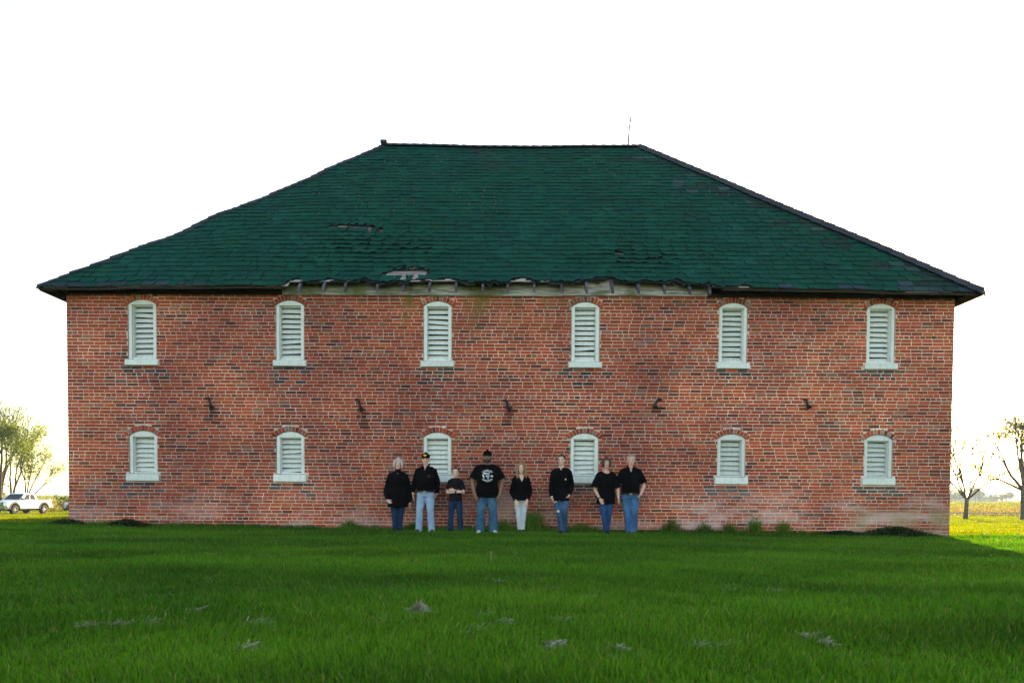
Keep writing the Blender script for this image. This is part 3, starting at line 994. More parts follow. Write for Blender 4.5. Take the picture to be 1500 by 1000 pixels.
# heaps of dried clippings on the lawn
M_STRAW = leafy('dry_clipping', 0.2, (1, 1, 1), 0.8, 0.1)
def clippings(x, y, n, w, h, seed):
    r = np.random.default_rng(seed)
    k = 4; c = r.normal(0, w * .42, (k, 2)); c[0] = 0; i = r.choice(k, n, p=(.4, .25, .2, .15))
    ang = r.uniform(-.5, .5)
    px, py = c[i, 0] + r.normal(0, w * 0.26, n), c[i, 1] * .8 + r.normal(0, w * 0.22, n)
    py += px * ang
    pz = (0.03 if h > .1 else .012) + h * (.8 if h > .1 else .4) * np.exp(-(px ** 2 + py ** 2) / (w * 0.32) ** 2) * r.uniform(0.2, 1.0, n) + .02 * r.random(n)
    L = r.uniform(0.02, 0.055, n); a = r.uniform(0, 2 * np.pi, n); e = r.normal(0, 0.35, n)
    dx, dy, dz = np.cos(a) * np.cos(e) * L, np.sin(a) * np.cos(e) * L, np.sin(e) * L
    wv = r.uniform(0.0009, 0.0022, n)
    nx_, ny_ = -np.sin(a) * wv, np.cos(a) * wv
    P = np.zeros((n, 4, 3))
    P[:, 0] = np.stack([px - nx_, py - ny_, pz], 1); P[:, 1] = np.stack([px + nx_, py + ny_, pz + 0.002], 1)
    P[:, 2] = np.stack([px + dx + nx_, py + dy + ny_, pz + dz + 0.002], 1); P[:, 3] = np.stack([px + dx - nx_, py + dy - ny_, pz + dz], 1)
    c = np.array((0.33, 0.31, 0.24))[None] * r.uniform(0.6, 1.3, (n, 1))
    return P.reshape(-1, 3), np.arange(n * 4).reshape(n, 4), np.repeat(c, 4, 0)

HEAPS = [            # x, y on the lawn, strands, width, height
    (-0.62, -11.32, 420, 0.17, 0.11),
    (-0.84, -11.58, 150, 0.18, 0.03),
    (-0.18, -11.30, 170, 0.16, 0.04),
    (-0.03, -11.55, 200, 0.17, 0.04),
    (-0.98, -10.22, 150, 0.18, 0.05),
    (-0.14, -9.55, 140, 0.22, 0.05),
    (0.39, -10.02, 150, 0.20, 0.06),
    (0.61, -10.49, 90, 0.18, 0.03),
    (1.00, -7.31, 110, 0.30, 0.03),
    (0.54, -7.34, 60, 0.20, 0.03),
    (0.24, -12.28, 240, 0.16, 0.05),
    (0.34, -11.46, 150, 0.22, 0.02),
    (0.58, -12.36, 200, 0.16, 0.04),
    (-2.54, -11.86, 130, 0.16, 0.05),
    (-2.37, -11.81, 180, 0.16, 0.05),
    (-2.23, -11.73, 130, 0.20, 0.03),
    (-1.54, -11.75, 200, 0.17, 0.07),
    (-2.14, -11.29, 110, 0.14, 0.04),
    (-1.37, -12.40, 200, 0.15, 0.05),
    (1.70, -12.01, 140, 0.15, 0.04),
    (1.75, -12.15, 130, 0.15, 0.04),
    (1.92, -9.86, 70, 0.16, 0.04),
    (2.31, -9.98, 70, 0.16, 0.04),
    (-2.72, -9.78, 60, 0.15, 0.03),
    (1.05, -12.25, 260, 0.30, 0.02),
    (-0.20, -11.81, 120, 0.30, 0.02),
]
for i, (hx_, hy_, n, w, h) in enumerate(HEAPS):
    P, Q, C = clippings(0, 0, int(n * (1.3 if i == 0 else .55)), w * (.42 if i == 0 else .62), h, 600 + i)
    o = link('clipping_heap', fast_mesh('clipping_heap', P, Q, None, C), M_STRAW)
    o.location = (hx_, hy_, float(gz(hx_, hy_)))
    tag(o, 'biggest pale heap of dried clippings, standing highest on the lawn' if i == 0 else 'thin scatter of dried grass clippings lying on the lawn', 'clippings', 'dried clippings on the lawn')
p = (-0.25, -7.76)
dn = MB(); dn.tube([(0, 0, 0), (0.01, 0, 0.09), (0.0, 0, 0.15)], 0.004, None, 6); dn.ball((0, 0, 0.155), 0.010, 0.010, 0.010)
o = dn.build('dandelion', plain('dandelion_pale', (0.22, 0.26, 0.11), 0.9, 0.2, 40)); o.location = (p[0], p[1], gz(p[0], p[1]))
tag(o, 'single dandelion seed head on a tall stalk in the lawn', 'dandelion')

# ------------------------------------------------------------------ trees
M_BARK = plain('grey_brown_bark', (0.075, 0.060, 0.048), 0.95, 0.4, 3, 0.8, 9, dist=0.03)
M_LEAF = leafy('spring_leaf', 0.5, (1.5, 1.35, 0.5), 0.5, 0.2)

def grow(mb, tips, p, d, L, r, depth, R, spread, curve, up, kids=(2, 3), shrink=0.72, mind=0):
    """one limb and what grows out of it"""
    n = 4
    pts = [p.copy()]; dd = d.copy(); q = p.copy()
    for i in range(n):
        dd = (dd + Vector((R.gauss(0, curve), R.gauss(0, curve), R.gauss(0, curve) + up))).normalized()
        q = q + dd * (L / n); pts.append(q.copy())
    r = max(r, .022)
    r1 = max(r * (0.62 if depth > 0 else 0.3), .016)
    mb.tube(pts, [r + (r1 - r) * i / n for i in range(n + 1)], None, 7 if r > 0.05 else 4, (0, 1, 0.01), caps=1)
    tips.append((pts[-1], depth)); tips.append((pts[2], depth))
    if depth <= 0: return
    k = R.randint(*kids)
    for j in range(k):
        t = 1.0 if j < 2 else R.uniform(0.45, 0.9)
        i0 = min(int(t * n), n)
        b = pts[i0]
        ax = Vector((R.gauss(0, 1), R.gauss(0, 1), R.gauss(0, 0.5)))
        side = (ax - dd * ax.dot(dd)).normalized()
        nd = (dd * math.cos(spread) + side * math.sin(spread * R.uniform(0.6, 1.3))).normalized()
        grow(mb, tips, b, nd, L * shrink * R.uniform(0.8, 1.15), r1 * (0.95 if j < 2 else 0.7), depth - 1, R, spread, curve, up, kids, shrink)


def tree(name, label, group, x, y, seed, trunk_h, r, limbs, L, depth, spread, leaves, lsize, lcol, blob, up=0.02, bare=False, ldir=None, droop=0.0, shrink=.72, lk=None, lv=1):
    R = random.Random(seed)
    z = float(gz(x, y))
    root = empty(name, (x, y, z)); tag(root, label, 'tree', group)
    mb = MB(); tips = []
    top = Vector((R.uniform(-.1, .1), 0, trunk_h))
    mb.tube([(0, 0, -0.15), (0, 0, 0.06), (0.0, 0, 0.35), tuple(top * 0.6), tuple(top)], [r * 1.5, r * 1.3, r * 1.05, r * 0.95, r * 0.9], None, 12, caps=1)
    for i in range(limbs):
        a = 2 * math.pi * (i + R.uniform(-.2, .2)) / limbs
        if ldir: d = Vector(ldir[i]).normalized()
        else:
            e = R.uniform(0.75, 1.25)
            d = Vector((math.cos(a) * math.cos(e), math.sin(a) * math.cos(e), math.sin(e)))
        grow(mb, tips, top * R.uniform(0.85, 1.0), d, L * R.uniform(0.85, 1.1), r * (lk[i] if lk else 0.58), depth, R, spread, 0.10, up, shrink=shrink)
    mb.build('trunk', M_BARK, root, smooth=True)
    if leaves:
        r_ = np.random.default_rng(seed)
        T = np.array([tuple(t) for t, dp in tips if dp <= lv]); T = T if len(T) else np.array([tuple(t) for t, dp in tips])
        pick = T[r_.integers(0, len(T), leaves)] + r_.normal(0, blob, (leaves, 3)) * np.array((1, 1, 0.7))
        pick = pick[pick[:, 2] > 0.5]
        P, Q, C = leaf_cloud(pick[:, 0], pick[:, 1], pick[:, 2] - droop * np.abs(r_.normal(0, 1, len(pick))), lsize, lcol, seed + 3, 0.35)
        link('crown', fast_mesh('crown', P, Q, None, C), M_LEAF, root)
    return root

GT = 'trees around the farmyard'
tree('tree', 'tallest tree behind the white pickup, airy with fresh yellow green leaves', GT, -56.6, 63.0, 5, 1.2, 0.34, 4, 4.0, 4, 0.26, 9500, 0.16, (0.13, 0.175, 0.03), 0.55, 0.05, ldir=[(-.22, .1, 1), (.05, .2, 1), (.22, -.2, 1), (-.42, -.1, .9)], shrink=.66, lv=3)
tree('tree', 'slender young tree above the bed of the white pickup, light leaves', GT, -54.6, 62.0, 8, 1.0, 0.20, 3, 3.7, 3, 0.24, 5600, 0.155, (0.135, 0.18, 0.03), 0.50, 0.06, ldir=[(-.12, .1, 1), (.10, .2, 1), (.34, 0, .95)], shrink=.64, lv=2)
tree('tree', 'thin leaning tree right of the others behind the white pickup', GT, -53.4, 62.5, 12, 0.9, 0.15, 4, 2.8, 3, 0.30, 5200, 0.155, (0.14, 0.185, 0.03), 0.48, 0.04, ldir=[(-.05, .1, 1), (.16, .2, 1), (.36, 0, 1), (.62, .1, .6)], shrink=.66, lv=2)
tree('tree', 'bare short trunked tree beside the right corner of the barn', GT, 44.4, 54.0, 23, 2.0, 0.19, 6, 2.5, 5, 0.27, 60, 0.10, (0.2, 0.2, 0.04), 0.3, 0.03, ldir=[(-.8, 0, .85), (-.30, .2, 1), (.22, -.1, 1), (.78, .1, .72), (.05, .4, 1), (-.5, -.3, .9)], shrink=.74)
tree('tree', 'thick trunked budding tree at the right edge of the photo', GT, 48.75, 52.0, 31, 3.2, 0.33, 6, 2.35, 5, 0.42, 2300, 0.22, (0.15, 0.17, 0.035), 0.55, 0.03, ldir=[(-.9, .1, .75), (-.5, -.1, 1), (-.06, .2, 1), (.4, 0, 1), (.9, .1, .6), (-.75, .4, .5)], lk=[.5, .5, .62, .5, .4, .42], lv=3)

M_BUSH = leafy('hedge_leaf', 0.35, (1.3, 1.2, 0.5), 0.55, 0.2)
def shrub(name, label, group, x, y, w, h, n, seed, col, size=0.22):
    r = np.random.default_rng(seed)
    k = 7
    cx, cy, cz_ = r.uniform(-w * .4, w * .4, k), r.uniform(-.5, .5, k), h * r.uniform(.3, .72, k)
    i = r.integers(0, k, n)
    P, Q, C = leaf_cloud(cx[i] + r.normal(0, w * .17, n), cy[i] + r.normal(0, .45, n), np.abs(cz_[i] + r.normal(0, h * .2, n)), size, col, seed + 1, .4)
    root = empty(name, (x, y, float(gz(x, y)))); tag(root, label, 'shrub', group)
    st = MB()
    for q in range(5): st.tube([(cx[q] * .3, 0, -.05), (cx[q] * .8, cy[q] * .5, cz_[q] * .5), (cx[q], cy[q], cz_[q])], [.06, .045, .02], None, 5, caps=1)
    st.build('trunk', M_BARK, root); link('crown', fast_mesh('crown', P, Q, None, C), M_BUSH, root)
GS = 'shrubs behind the white pickup'
shrub('shrub', 'leafy shrub at the left edge of the photo behind the pickup hood', GS, -59.6, 64, 4.5, 4.4, 1500, 50, (.11, .15, .025), .3)
shrub('shrub', 'dark green shrub under the slender young tree', GS, -51.2, 68, 5.0, 1.9, 900, 51, (.030, .055, .018))
shrub('shrub', 'low dark shrub right of the pickup bed at the field edge', GS, -49.5, 73, 4.0, 1.9, 600, 52, (.024, .045, .02))
shrub('shrub', 'yellow green shrub above the tailgate of the pickup', GS, -47.9, 66, 2.6, 2.7, 700, 53, (.17, .19, .03), .24)

# ------------------------------------------------------------------ far farmstead on the right and far woods on the left
def far_tree(x, y, h, w, seed, label):
    r = np.random.default_rng(seed)
    n = 420; k = 9
    c = np.stack([r.normal(0, w * .28, k), r.normal(0, w * .28, k), h * r.uniform(.4, .85, k)], 1)
    i = r.integers(0, k, n)
    p = c[i] + r.normal(0, 1, (n, 3)) * np.array((w * .14, w * .14, h * .10))
    root = empty('distant_tree', (x, y, -1.17)); tag(root, label, 'tree', 'trees on the horizon')
    t = MB(); t.tube([(0, 0, -.2), (0, 0, h * .3), (c[0][0] * .5, 0, h * .6)], [w * .05, w * .04, w * .02], None, 6, caps=1)
    t.build('trunk', M_BARK, root)
    P, Q, C = leaf_cloud(p[:, 0], p[:, 1], np.maximum(p[:, 2], .5), w * .16, (.045, .065, .03), seed + 1, .35)
    link('crown', fast_mesh('crown', P, Q, None, C), M_BUSH, root)
D = 620.0
PX = lambda px: (px - 750) / 1050 * (D + 16.15)
FT = [(1399, 8, 12), (1412, 9, 13), (1421, 14, 12), (1428, 13, 11), (1447, 10, 10), (1466, 8, 11), (1474, 9, 10), (1488, 7, 12), (1499, 6, 12), (1515, 8, 14)]
for i, (px, h, w) in enumerate(FT):
    far_tree(PX(px), D + (i % 3) * 18, h, w, 700 + i, 'small blue grey tree in the far row right of the barn')
for i, (px, h, w) in enumerate([(82, 7, 13), (92, 9, 14), (99, 10, 14), (107, 11, 14), (70, 5, 13)]):
    far_tree(PX(px), D + 160 + (i % 2) * 20, h, w, 740 + i, 'hazy tree in the far wood left of the barn')
M_SHED = plain('grey_shed_metal', (0.30, 0.31, 0.33), 0.6, 0.15, 0.3, 0)
M_SROOF = plain('pale_shed_roof', (0.45, 0.46, 0.48), 0.5, 0.1, 0.3, 0)
def far_shed(px, w, h, label):
    x = PX(px); root = empty('distant_shed', (x, D + 40, -1.17)); tag(root, label, 'shed', 'sheds on the horizon')
    a = MB(); a.box(-w / 2, w / 2, -6, 6, -.3, h); a.build('wall', M_SHED, root)
    b = MB(); b.prism([(-7, h + .02), (0, h + 3.2), (7, h + .02), (7, h + .3), (0, h + 3.5), (-7, h + .3)], 'x', -w / 2 - .4, w / 2 + .4); b.build('roof', M_SROOF, root)
    dd = MB(); dd.box(-2, 2, -6.12, -6.02, 0, h * .8); dd.build('door', M_SROOF, root)
far_shed(1437, 15, 4.2, 'pale metal farm shed left of the distant tower')
far_shed(1483, 20, 3.8, 'pale metal farm shed right of the distant tower')
tw = empty('grain_tower', (PX(1452), D + 30, -1.17)); tag(tw, 'thin grey grain elevator tower rising over the distant sheds', 'tower')
t = MB(); t.tube([(0, 0, 0), (0, 0, 17)], 0.9, None, 8, caps=0)
for z in range(2, 16, 2): t.box(-1.1, 1.1, -1.1, 1.1, z, z + .25)
t.build('shaft', M_SHED, tw)
t = MB(); t.box(-1.5, 1.5, -1.5, 1.5, 17, 18.6); t.prism([(-1.6, 18.6), (1.6, 18.6), (0, 19.8)], 'y', -1.5, 1.5); t.build('head_house', M_SHED, tw)
t = MB(); t.tube([(3.2, 0, 0), (3.2, 0, 7.2)], 3.2, None, 16, caps=0); t.tube([(3.2, 0, 7.2), (3.2, 0, 9.0)], [3.3, .5], None, 16, caps=0); t.build('grain_bin', M_SHED, tw)

# added shed, unseen behind the barn, placed to throw the long shadow at left
sb = empty('shade_shed', (-10.5, 36, -0.95)); tag(sb, 'grey gabled shed added unseen behind the brick barn to cast shade', 'shed')
a = MB(); a.box(-9, 9, -4.5, 4.5, -.2, 6.2); a.build('wall', M_SHED, sb)
b = MB(); b.prism([(-5, 6.1), (0, 9.0), (5, 6.1), (5, 6.3), (0, 9.25), (-5, 6.3)], 'x', -9.4, 9.4); b.build('roof', M_SROOF, sb)
a = MB(); a.box(-2, 2, -4.62, -4.52, 0, 4); a.build('door', M_SROOF, sb)
# ------------------------------------------------------------------ vehicles
def car_paint(name, col):
    m = NT(name); c = m.coord()
    d = m.smooth(m.noise(c, 2.5, 5), 0.35, 0.7)
    z = m.xyz(c)[2]
    dirt = m.mul(m.smooth(z, 0.45, 0.95, 0.5, 0.0), d)
    colr = m.mix(dirt, col, (0.30, 0.26, 0.20))
    return m.done(m.bsdf(colr, 0.35, 0.0, None, 0.5, Coat_Weight=0.6, Coat_Roughness=0.08))
M_WHITECAR = car_paint('white_car_paint', (0.78, 0.78, 0.79))
M_GREYCAR = car_paint('silver_car_paint', (0.36, 0.37, 0.39))
M_GLASS = NT('car_glass'); M_GLASS = M_GLASS.done(M_GLASS.bsdf((0.010, 0.014, 0.020), 0.12, 0, None, 0.25))
M_TYRE = plain('tyre_rubber', (0.014, 0.014, 0.015), 0.85, 0.3, 12)
M_RIM = plain('alloy_rim', (0.45, 0.45, 0.47), 0.35, 0.1, 10, 0.0, metal=0.8)
M_BLACKPL = plain('black_trim', (0.016, 0.016, 0.018), 0.6, 0.3, 12, 0.1)
M_CHROME = plain('chrome_trim', (0.62, 0.63, 0.65), 0.18, 0.05, 8, 0.0, metal=0.95)
M_LAMP = plain('clear_lamp', (0.60, 0.62, 0.64), 0.12, 0.1, 20, 0.0, spec=0.8)
M_REDLAMP = plain('red_lamp', (0.30, 0.02, 0.015), 0.2, 0.1, 20, 0.0, spec=0.7)


def arc(cx, cz, r, a0, a1, n=9):
    return [(cx + r * math.cos(rad(a0 + (a1 - a0) * i / n)), cz + r * math.sin(rad(a0 + (a1 - a0) * i / n))) for i in range(n + 1)]


def pickup(label, x, y, rz, paint):
    root = empty('pickup_truck', (x, y, float(gz(x, y)) + 0.02), rz)
    tag(root, label, 'pickup truck')
    W = 0.99
    b = MB()
    prof = [(2.66, 0.52), (2.80, 0.80), (2.76, 1.10), (2.60, 1.18), (2.0, 1.235), (1.24, 1.28), (-0.98, 1.30), (-2.82, 1.30), (-2.90, 1.24), (-2.86, 0.62), (-2.45, 0.56)]
    prof += arc(-1.78, 0.46, 0.56, 172, 8) + [(-1.1, 0.50), (1.25, 0.50)] + arc(1.88, 0.46, 0.56, 175, 5)
    b.prism(prof, 'y', -W, W)
    # cab
    bt = [(1.22, -0.95), (1.22, 0.95), (-1.0, 0.95), (-1.0, -0.95)]
    tp = [(0.36, -0.76), (0.36, 0.76), (-0.78, 0.76), (-0.78, -0.76)]
    b.hexa([(p[0], p[1], 1.27) for p in bt] + [(p[0], p[1], 1.86) for p in tp])
    b.hexa([(p[0] * .98, p[1] * .98, 1.861) for p in tp] + [(p[0] * .86, p[1] * .84, 1.905) for p in tp])
    bo = b.build('body', paint, root)
    mod = bo.modifiers.new('ease', 'BEVEL'); mod.width = 0.035; mod.segments = 3; mod.limit_method = 'ANGLE'; mod.angle_limit = rad(28)
    def pane(A, B, C, D_, u0, u1, v0, v1, name, off=0.014):
        A, B, C, D_ = map(Vector, (A, B, C, D_))
        P = lambda u, v: (A + (B - A) * u) * (1 - v) + (D_ + (C - D_) * u) * v
        n = (B - A).cross(D_ - A).normalized()
        pts = [P(u0, v0), P(u1, v0), P(u1, v1), P(u0, v1)]
        if n.dot(P(.5, .5) - Vector((0.1, 0, 1.5))) < 0: n = -n
        q = MB(); q.hexa([p - n * 0.01 for p in pts] + [p + n * off for p in pts])
        q.build(name, M_GLASS, root)
    v3 = lambda p, z: (p[0], p[1], z)
    pane(v3(bt[0], 1.27), v3(bt[1], 1.27), v3(tp[1], 1.86), v3(tp[0], 1.86), .07, .93, .10, .92, 'windshield')
    pane(v3(bt[3], 1.27), v3(bt[2], 1.27), v3(tp[2], 1.86), v3(tp[3], 1.86), .10, .90, .20, .88, 'rear_window')
    for s in (0, 1):
        i, j = (0, 3) if s == 0 else (1, 2)
        pane(v3(bt[i], 1.27), v3(bt[j], 1.27), v3(tp[j], 1.86), v3(tp[i], 1.86), .17, .51, .08, .88, 'side_window')
        pane(v3(bt[i], 1.27), v3(bt[j], 1.27), v3(tp[j], 1.86), v3(tp[i], 1.86), .56, .90, .08, .88, 'side_window')
    for s in (-1, 1):
        for (x0, x1) in ((0.16, 1.12), (-0.88, 0.13)):           # doors, proud of the body by a sheet's thickness
            d = MB(); d.prism([(x0, .60), (x1, .60), (x1 + (.02 if x1 > 1 else 0), 1.25), (x0, 1.255)], 'y', s * W - .004, s * W + .012)
            do = d.build('door', paint, root)
            h = MB(); h.box(x0 + .10, x0 + .30, s * (W + .03) - .012, s * (W + .03) + .012, 1.10, 1.14); h.build('handle', paint, do)
        f = MB()
        for cx in (1.88, -1.78):
            o = arc(cx, .46, .66, 178, 2, 12); inn = arc(cx, .46, .55, 2, 178, 12)
            f = MB(); f.prism(o + inn, 'y', s * W - .02, s * W + .035); f.build('wheel_flare', M_BLACKPL, root)
        m = MB(); m.box(1.02, 1.18, s * 1.0 - .02 if s > 0 else -1.22, 1.22 if s > 0 else -.98, 1.30, 1.47); m.build('side_mirror', M_BLACKPL, root)
        hl = MB(); hl.hexa([(2.50, s * .62, .98), (2.81, s * .60, .98), (2.66, s * 1.0, .98), (2.4, s * .995, .98), (2.50, s * .62, 1.14), (2.79, s * .60, 1.12), (2.62, s * 1.0, 1.13), (2.4, s * .995, 1.13)])
        hl.build('headlight', M_LAMP, root)
        tl = MB(); tl.box(-2.92, -2.80, *sorted((s * .80, s * 1.0)), .95, 1.24); tl.build('tail_light', M_REDLAMP, root)
        for cx in (1.88, -1.78):
            w = MB()
            cy = s * .86
            ring = [(.25, -.12), (.39, -.135), (.425, -.10), (.43, 0), (.425, .10), (.39, .135), (.25, .12)]
            n = 24; vs = []; fs = []
            for k in range(n):
                a = 2 * math.pi * k / n
                for (r_, yy) in ring: vs.append((cx + r_ * math.cos(a), cy + yy, .41 + r_ * math.sin(a)))
            m_ = len(ring)
            for k in range(n):
                for q in range(m_ - 1): fs.append((k * m_ + q, k * m_ + q + 1, ((k + 1) % n) * m_ + q + 1, ((k + 1) % n) * m_ + q))
            w.add(vs, fs); wo = w.build('wheel', M_TYRE, root, smooth=True)
            rm = MB(); rm.tube([(cx, cy + s * .05, .41), (cx, cy + s * .085, .41)], .252, None, 24, (0, 0, 1), caps=0, mi=1)
            for k in range(6):
                a = 2 * math.pi * k / 6
                rm.tube([(cx, cy + s * .11, .41), (cx + .24 * math.cos(a), cy + s * .10, .41 + .24 * math.sin(a))], .034, .02, 6, (0, 1, 0), caps=1)
            rm.tube([(cx, cy + s * .06, .41), (cx, cy + s * .14, .41)], .06, None, 10, (0, 0, 1), caps=0)
            rm.build('rim', [M_RIM, M_BLACKPL], wo)
    g = MB(); g.hexa([(2.72, -.58, .80), (2.83, -.58, .80), (2.83, .58, .80), (2.72, .58, .80), (2.70, -.58, 1.13), (2.79, -.58, 1.13), (2.79, .58, 1.13), (2.70, .58, 1.13)]); g.build('grille', M_BLACKPL, root)
    g = MB(); g.box(2.79, 2.85, -.57, .57, .95, .99); g.box(2.80, 2.845, -.57, .57, 1.09, 1.12); g.build('grille_bar', M_CHROME, root)
    g = MB(); g.hexa([(2.62, -1.0, .50), (2.90, -.82, .50), (2.90, .82, .50), (2.62, 1.0, .50), (2.62, -1.0, .78), (2.92, -.82, .78), (2.92, .82, .78), (2.62, 1.0, .78)]); g.build('front_bumper', M_CHROME, root)
    g = MB(); g.box(2.60, 2.86, -.85, .85, .36, .495); g.build('air_dam', M_BLACKPL, root)
    g = MB(); g.box(-3.02, -2.87, -.95, .95, .58, .78); g.build('rear_bumper', M_CHROME, root)
    g = MB(); g.box(-2.78, -1.05, -.90, .90, 1.303, 1.318); g.build('bed_cover', M_BLACKPL, root)
    g = MB(); g.box(-2.4, 2.5, -.70, .70, .34, .50); g.build('chassis', M_BLACKPL, root)
    return root

pickup('white crew cab pickup parked on the sunny grass by the trees', -47.75, 53.5, rad(264), M_WHITECAR).scale = (1.0, 1.04, 1.07)
pickup('silver pickup mostly hidden behind the left corner of the barn', -41.7, 56.0, rad(180 + 4), M_GREYCAR)

# ------------------------------------------------------------------ people
def blob(mb, voxel, smooth=1, fac=0.5):
    """closed overlapping shapes fused into one continuous surface"""
    me = mb.mesh('tmp'); o = bpy.data.objects.new('tmp', me); COL.objects.link(o)
    r = o.modifiers.new('r', 'REMESH'); r.mode = 'VOXEL'; r.voxel_size = voxel
    if smooth:
        s = o.modifiers.new('s', 'SMOOTH'); s.iterations = smooth; s.factor = fac
    dg = bpy.context.evaluated_depsgraph_get(); dg.update()
    new = bpy.data.meshes.new_from_object(o.evaluated_get(dg))
    bpy.data.objects.remove(o); bpy.data.meshes.remove(me)
    new.polygons.foreach_set('use_smooth', [True] * len(new.polygons))
    return new


def co(me):
    a = np.zeros(len(me.vertices) * 3, np.float32); me.vertices.foreach_get('co', a)
    return a.reshape(-1, 3)
def nrm(me):
    a = np.zeros(len(me.vertices) * 3, np.float32); me.vertex_normals.foreach_get('vector', a)
    return a.reshape(-1, 3)
def wrinkle(me, amp, s, seed, stretch=(1, 1, 1)):
    p, n = co(me), nrm(me)
    q = p * np.array(stretch)
    d = amp * (hnoise(q[:, 0] + 0.3 * q[:, 1], q[:, 2], s, seed) + 0.6 * hnoise(q[:, 1] + q[:, 2] * .7, q[:, 0], s * 1.7, seed + 3))
    me.vertices.foreach_set('co', (p + n * d[:, None]).astype(np.float32).ravel()); me.update()
def cutaway(me, pred):
    bm = bmesh.new(); bm.from_mesh(me)
    bmesh.ops.delete(bm, geom=[f for f in bm.faces if pred(f.calc_center_median())], context='FACES')
    bm.to_mesh(me); bm.free()
def paintv(me, cols):
    at = me.attributes.new('tint', 'FLOAT_COLOR', 'POINT')
    a = np.ones((len(cols), 4), np.float32); a[:, :3] = cols
    at.data.foreach_set('color', a.ravel())


def skin_material():
    m = NT('skin'); c = m.coord(); t = m.attr()
    n = m.noise(c, 25, 4)
    col = m.mix(1.0, t, m.mix(n, (0.90, 0.88, 0.88), (1.08, 1.08, 1.08)), 'MULTIPLY')
    return m.done(m.bsdf(col, 0.5, 0, None, 0.35, Subsurface_Weight=0.08))
M_SKIN = skin_material()
def cloth(name, col, var=0.2, rough=0.9):
    m = NT(name); c = m.coord()
    n = m.noise(c, 6, 4)
    colr = m.mix(n, tuple(q * (1 - var) for q in col), tuple(q * (1 + var) for q in col))
    return m.done(m.bsdf(colr, rough, 0, m.bump(m.noise(c, 140, 2), 0.25, 0.003), 0.06))
M_BLACK = cloth('black_knit', (0.0045, 0.0045, 0.0052))
M_BLACK2 = cloth('faded_black_jersey', (0.010, 0.010, 0.013))
def denim(name, a, b, pale=0.0):
    m = NT(name); c = m.coord()
    n = m.noise(m.mapping(c, (5, 5, 2.2)), 2, 5, 0.65)
    col = m.mix(m.smooth(n, 0.3, 0.75), a, b)
    z = m.xyz(c)[2]
    th = m.mul(m.smooth(z, 0.40, 0.62), m.smooth(z, 0.66, 0.80, 1.0, 0.0))
    col = m.mix(m.mul(m.mul(th, m.smooth(m.noise(c, 4, 3), 0.35, 0.7)), pale), col, tuple(min(1, q * 2.0) for q in b))
    w = m.noise(m.mapping(c, (160, 160, 60)), 2, 2)
    return m.done(m.bsdf(col, 0.92, 0, m.bump(w, 0.3, 0.003), 0.12))
def hairmat(name, a, b):
    m = NT(name); c = m.coord()
    n = m.noise(m.mapping(c, (70, 70, 14)), 1.5, 4, 0.6)
    return m.done(m.bsdf(m.mix(m.smooth(n, 0.3, 0.7), a, b), 0.5, 0, m.bump(n, 0.6, 0.006), 0.35))
M_SHOE_BLACK = plain('black_leather', (0.012, 0.011, 0.011), 0.45, 0.3, 10)
M_SHOE_WHITE = plain('pale_shoe', (0.50, 0.50, 0.48), 0.6, 0.15, 10)
M_SHOE_BROWN = plain('brown_leather', (0.07, 0.045, 0.03), 0.55, 0.3, 10)
M_BELT = plain('belt_leather', (0.012, 0.010, 0.010), 0.45, 0.2, 10)
M_BUCKLE = plain('belt_buckle', (0.16, 0.15, 0.14), 0.4, 0.1, 10, 0, metal=0.9)
M_YELLOW = plain('yellow_thread', (0.62, 0.42, 0.03), 0.8, 0.15, 60)
M_REDTH = plain('red_thread', (0.13, 0.012, 0.02), 0.8, 0.2, 60)
M_WHITETH = plain('white_print', (0.62, 0.63, 0.58), 0.8, 0.15, 60)
M_BLUEPR = plain('pale_blue_print', (0.22, 0.32, 0.48), 0.8, 0.3, 40)
M_FRAY = plain('frayed_white_denim', (0.55, 0.55, 0.55), 0.9, 0.2, 60)


def hand(mb, w, d, n, s, curl, ts):
    """palm, five fingers: w wrist, d the way the hand points, n out of the palm, ts thumb side along n x d"""
    w, d, n = Vector(w), Vector(d).normalized(), Vector(n)
    n = (n - d * n.dot(d)).normalized()
    a = n.cross(d).normalized()
    mb.tube([w - d * .02 * s, w + d * .015 * s, w + d * .05 * s, w + d * .085 * s], [.027 * s, .034 * s, .041 * s, .039 * s], [.022 * s, .017 * s, .015 * s, .012 * s], 12, n, caps=1)
    for i, L in enumerate((.072, .080, .075, .058)):
        o = (-.030 + .020 * i) * -ts
        p = w + d * (.083 - (.008 if i in (0, 3) else 0)) * s + a * o * s
        dd = (d + a * (o * 2.0)).normalized()
        pts = [p]; ang = curl * (0.8 + 0.12 * i)
        for k, fr in enumerate((.45, .30, .25)):
            th = ang * (0.5 + 0.5 * k)
            v = dd * math.cos(th) + n * math.sin(th)
            pts.append(pts[-1] + v * L * fr * s)
        mb.tube(pts, [.0095 * s, .0088 * s, .008 * s, .007 * s], None, 8, a, caps=1)
    p = w + d * .028 * s + a * ts * .030 * s
    t1 = (d * .65 + a * ts * .75 + n * .25).normalized(); t2 = (d * .9 + a * ts * .3 + n * .35).normalized()
    mb.tube([p, p + t1 * .035 * s, p + t1 * .035 * s + t2 * .030 * s], [.0125 * s, .0105 * s, .008 * s], None, 8, n, caps=1)


HEADR = [(0.0, .020, .022, -.062), (.05, .034, .036, -.052), (.12, .047, .055, -.036), (.22, .057, .072, -.016), (.35, .065, .084, -.003), (.50, .071, .092, .004),
         (.65, .075, .097, .008), (.78, .074, .095, .010), (.88, .064, .083, .012), (.95, .046, .060, .013), (.99, .022, .030, .013)]


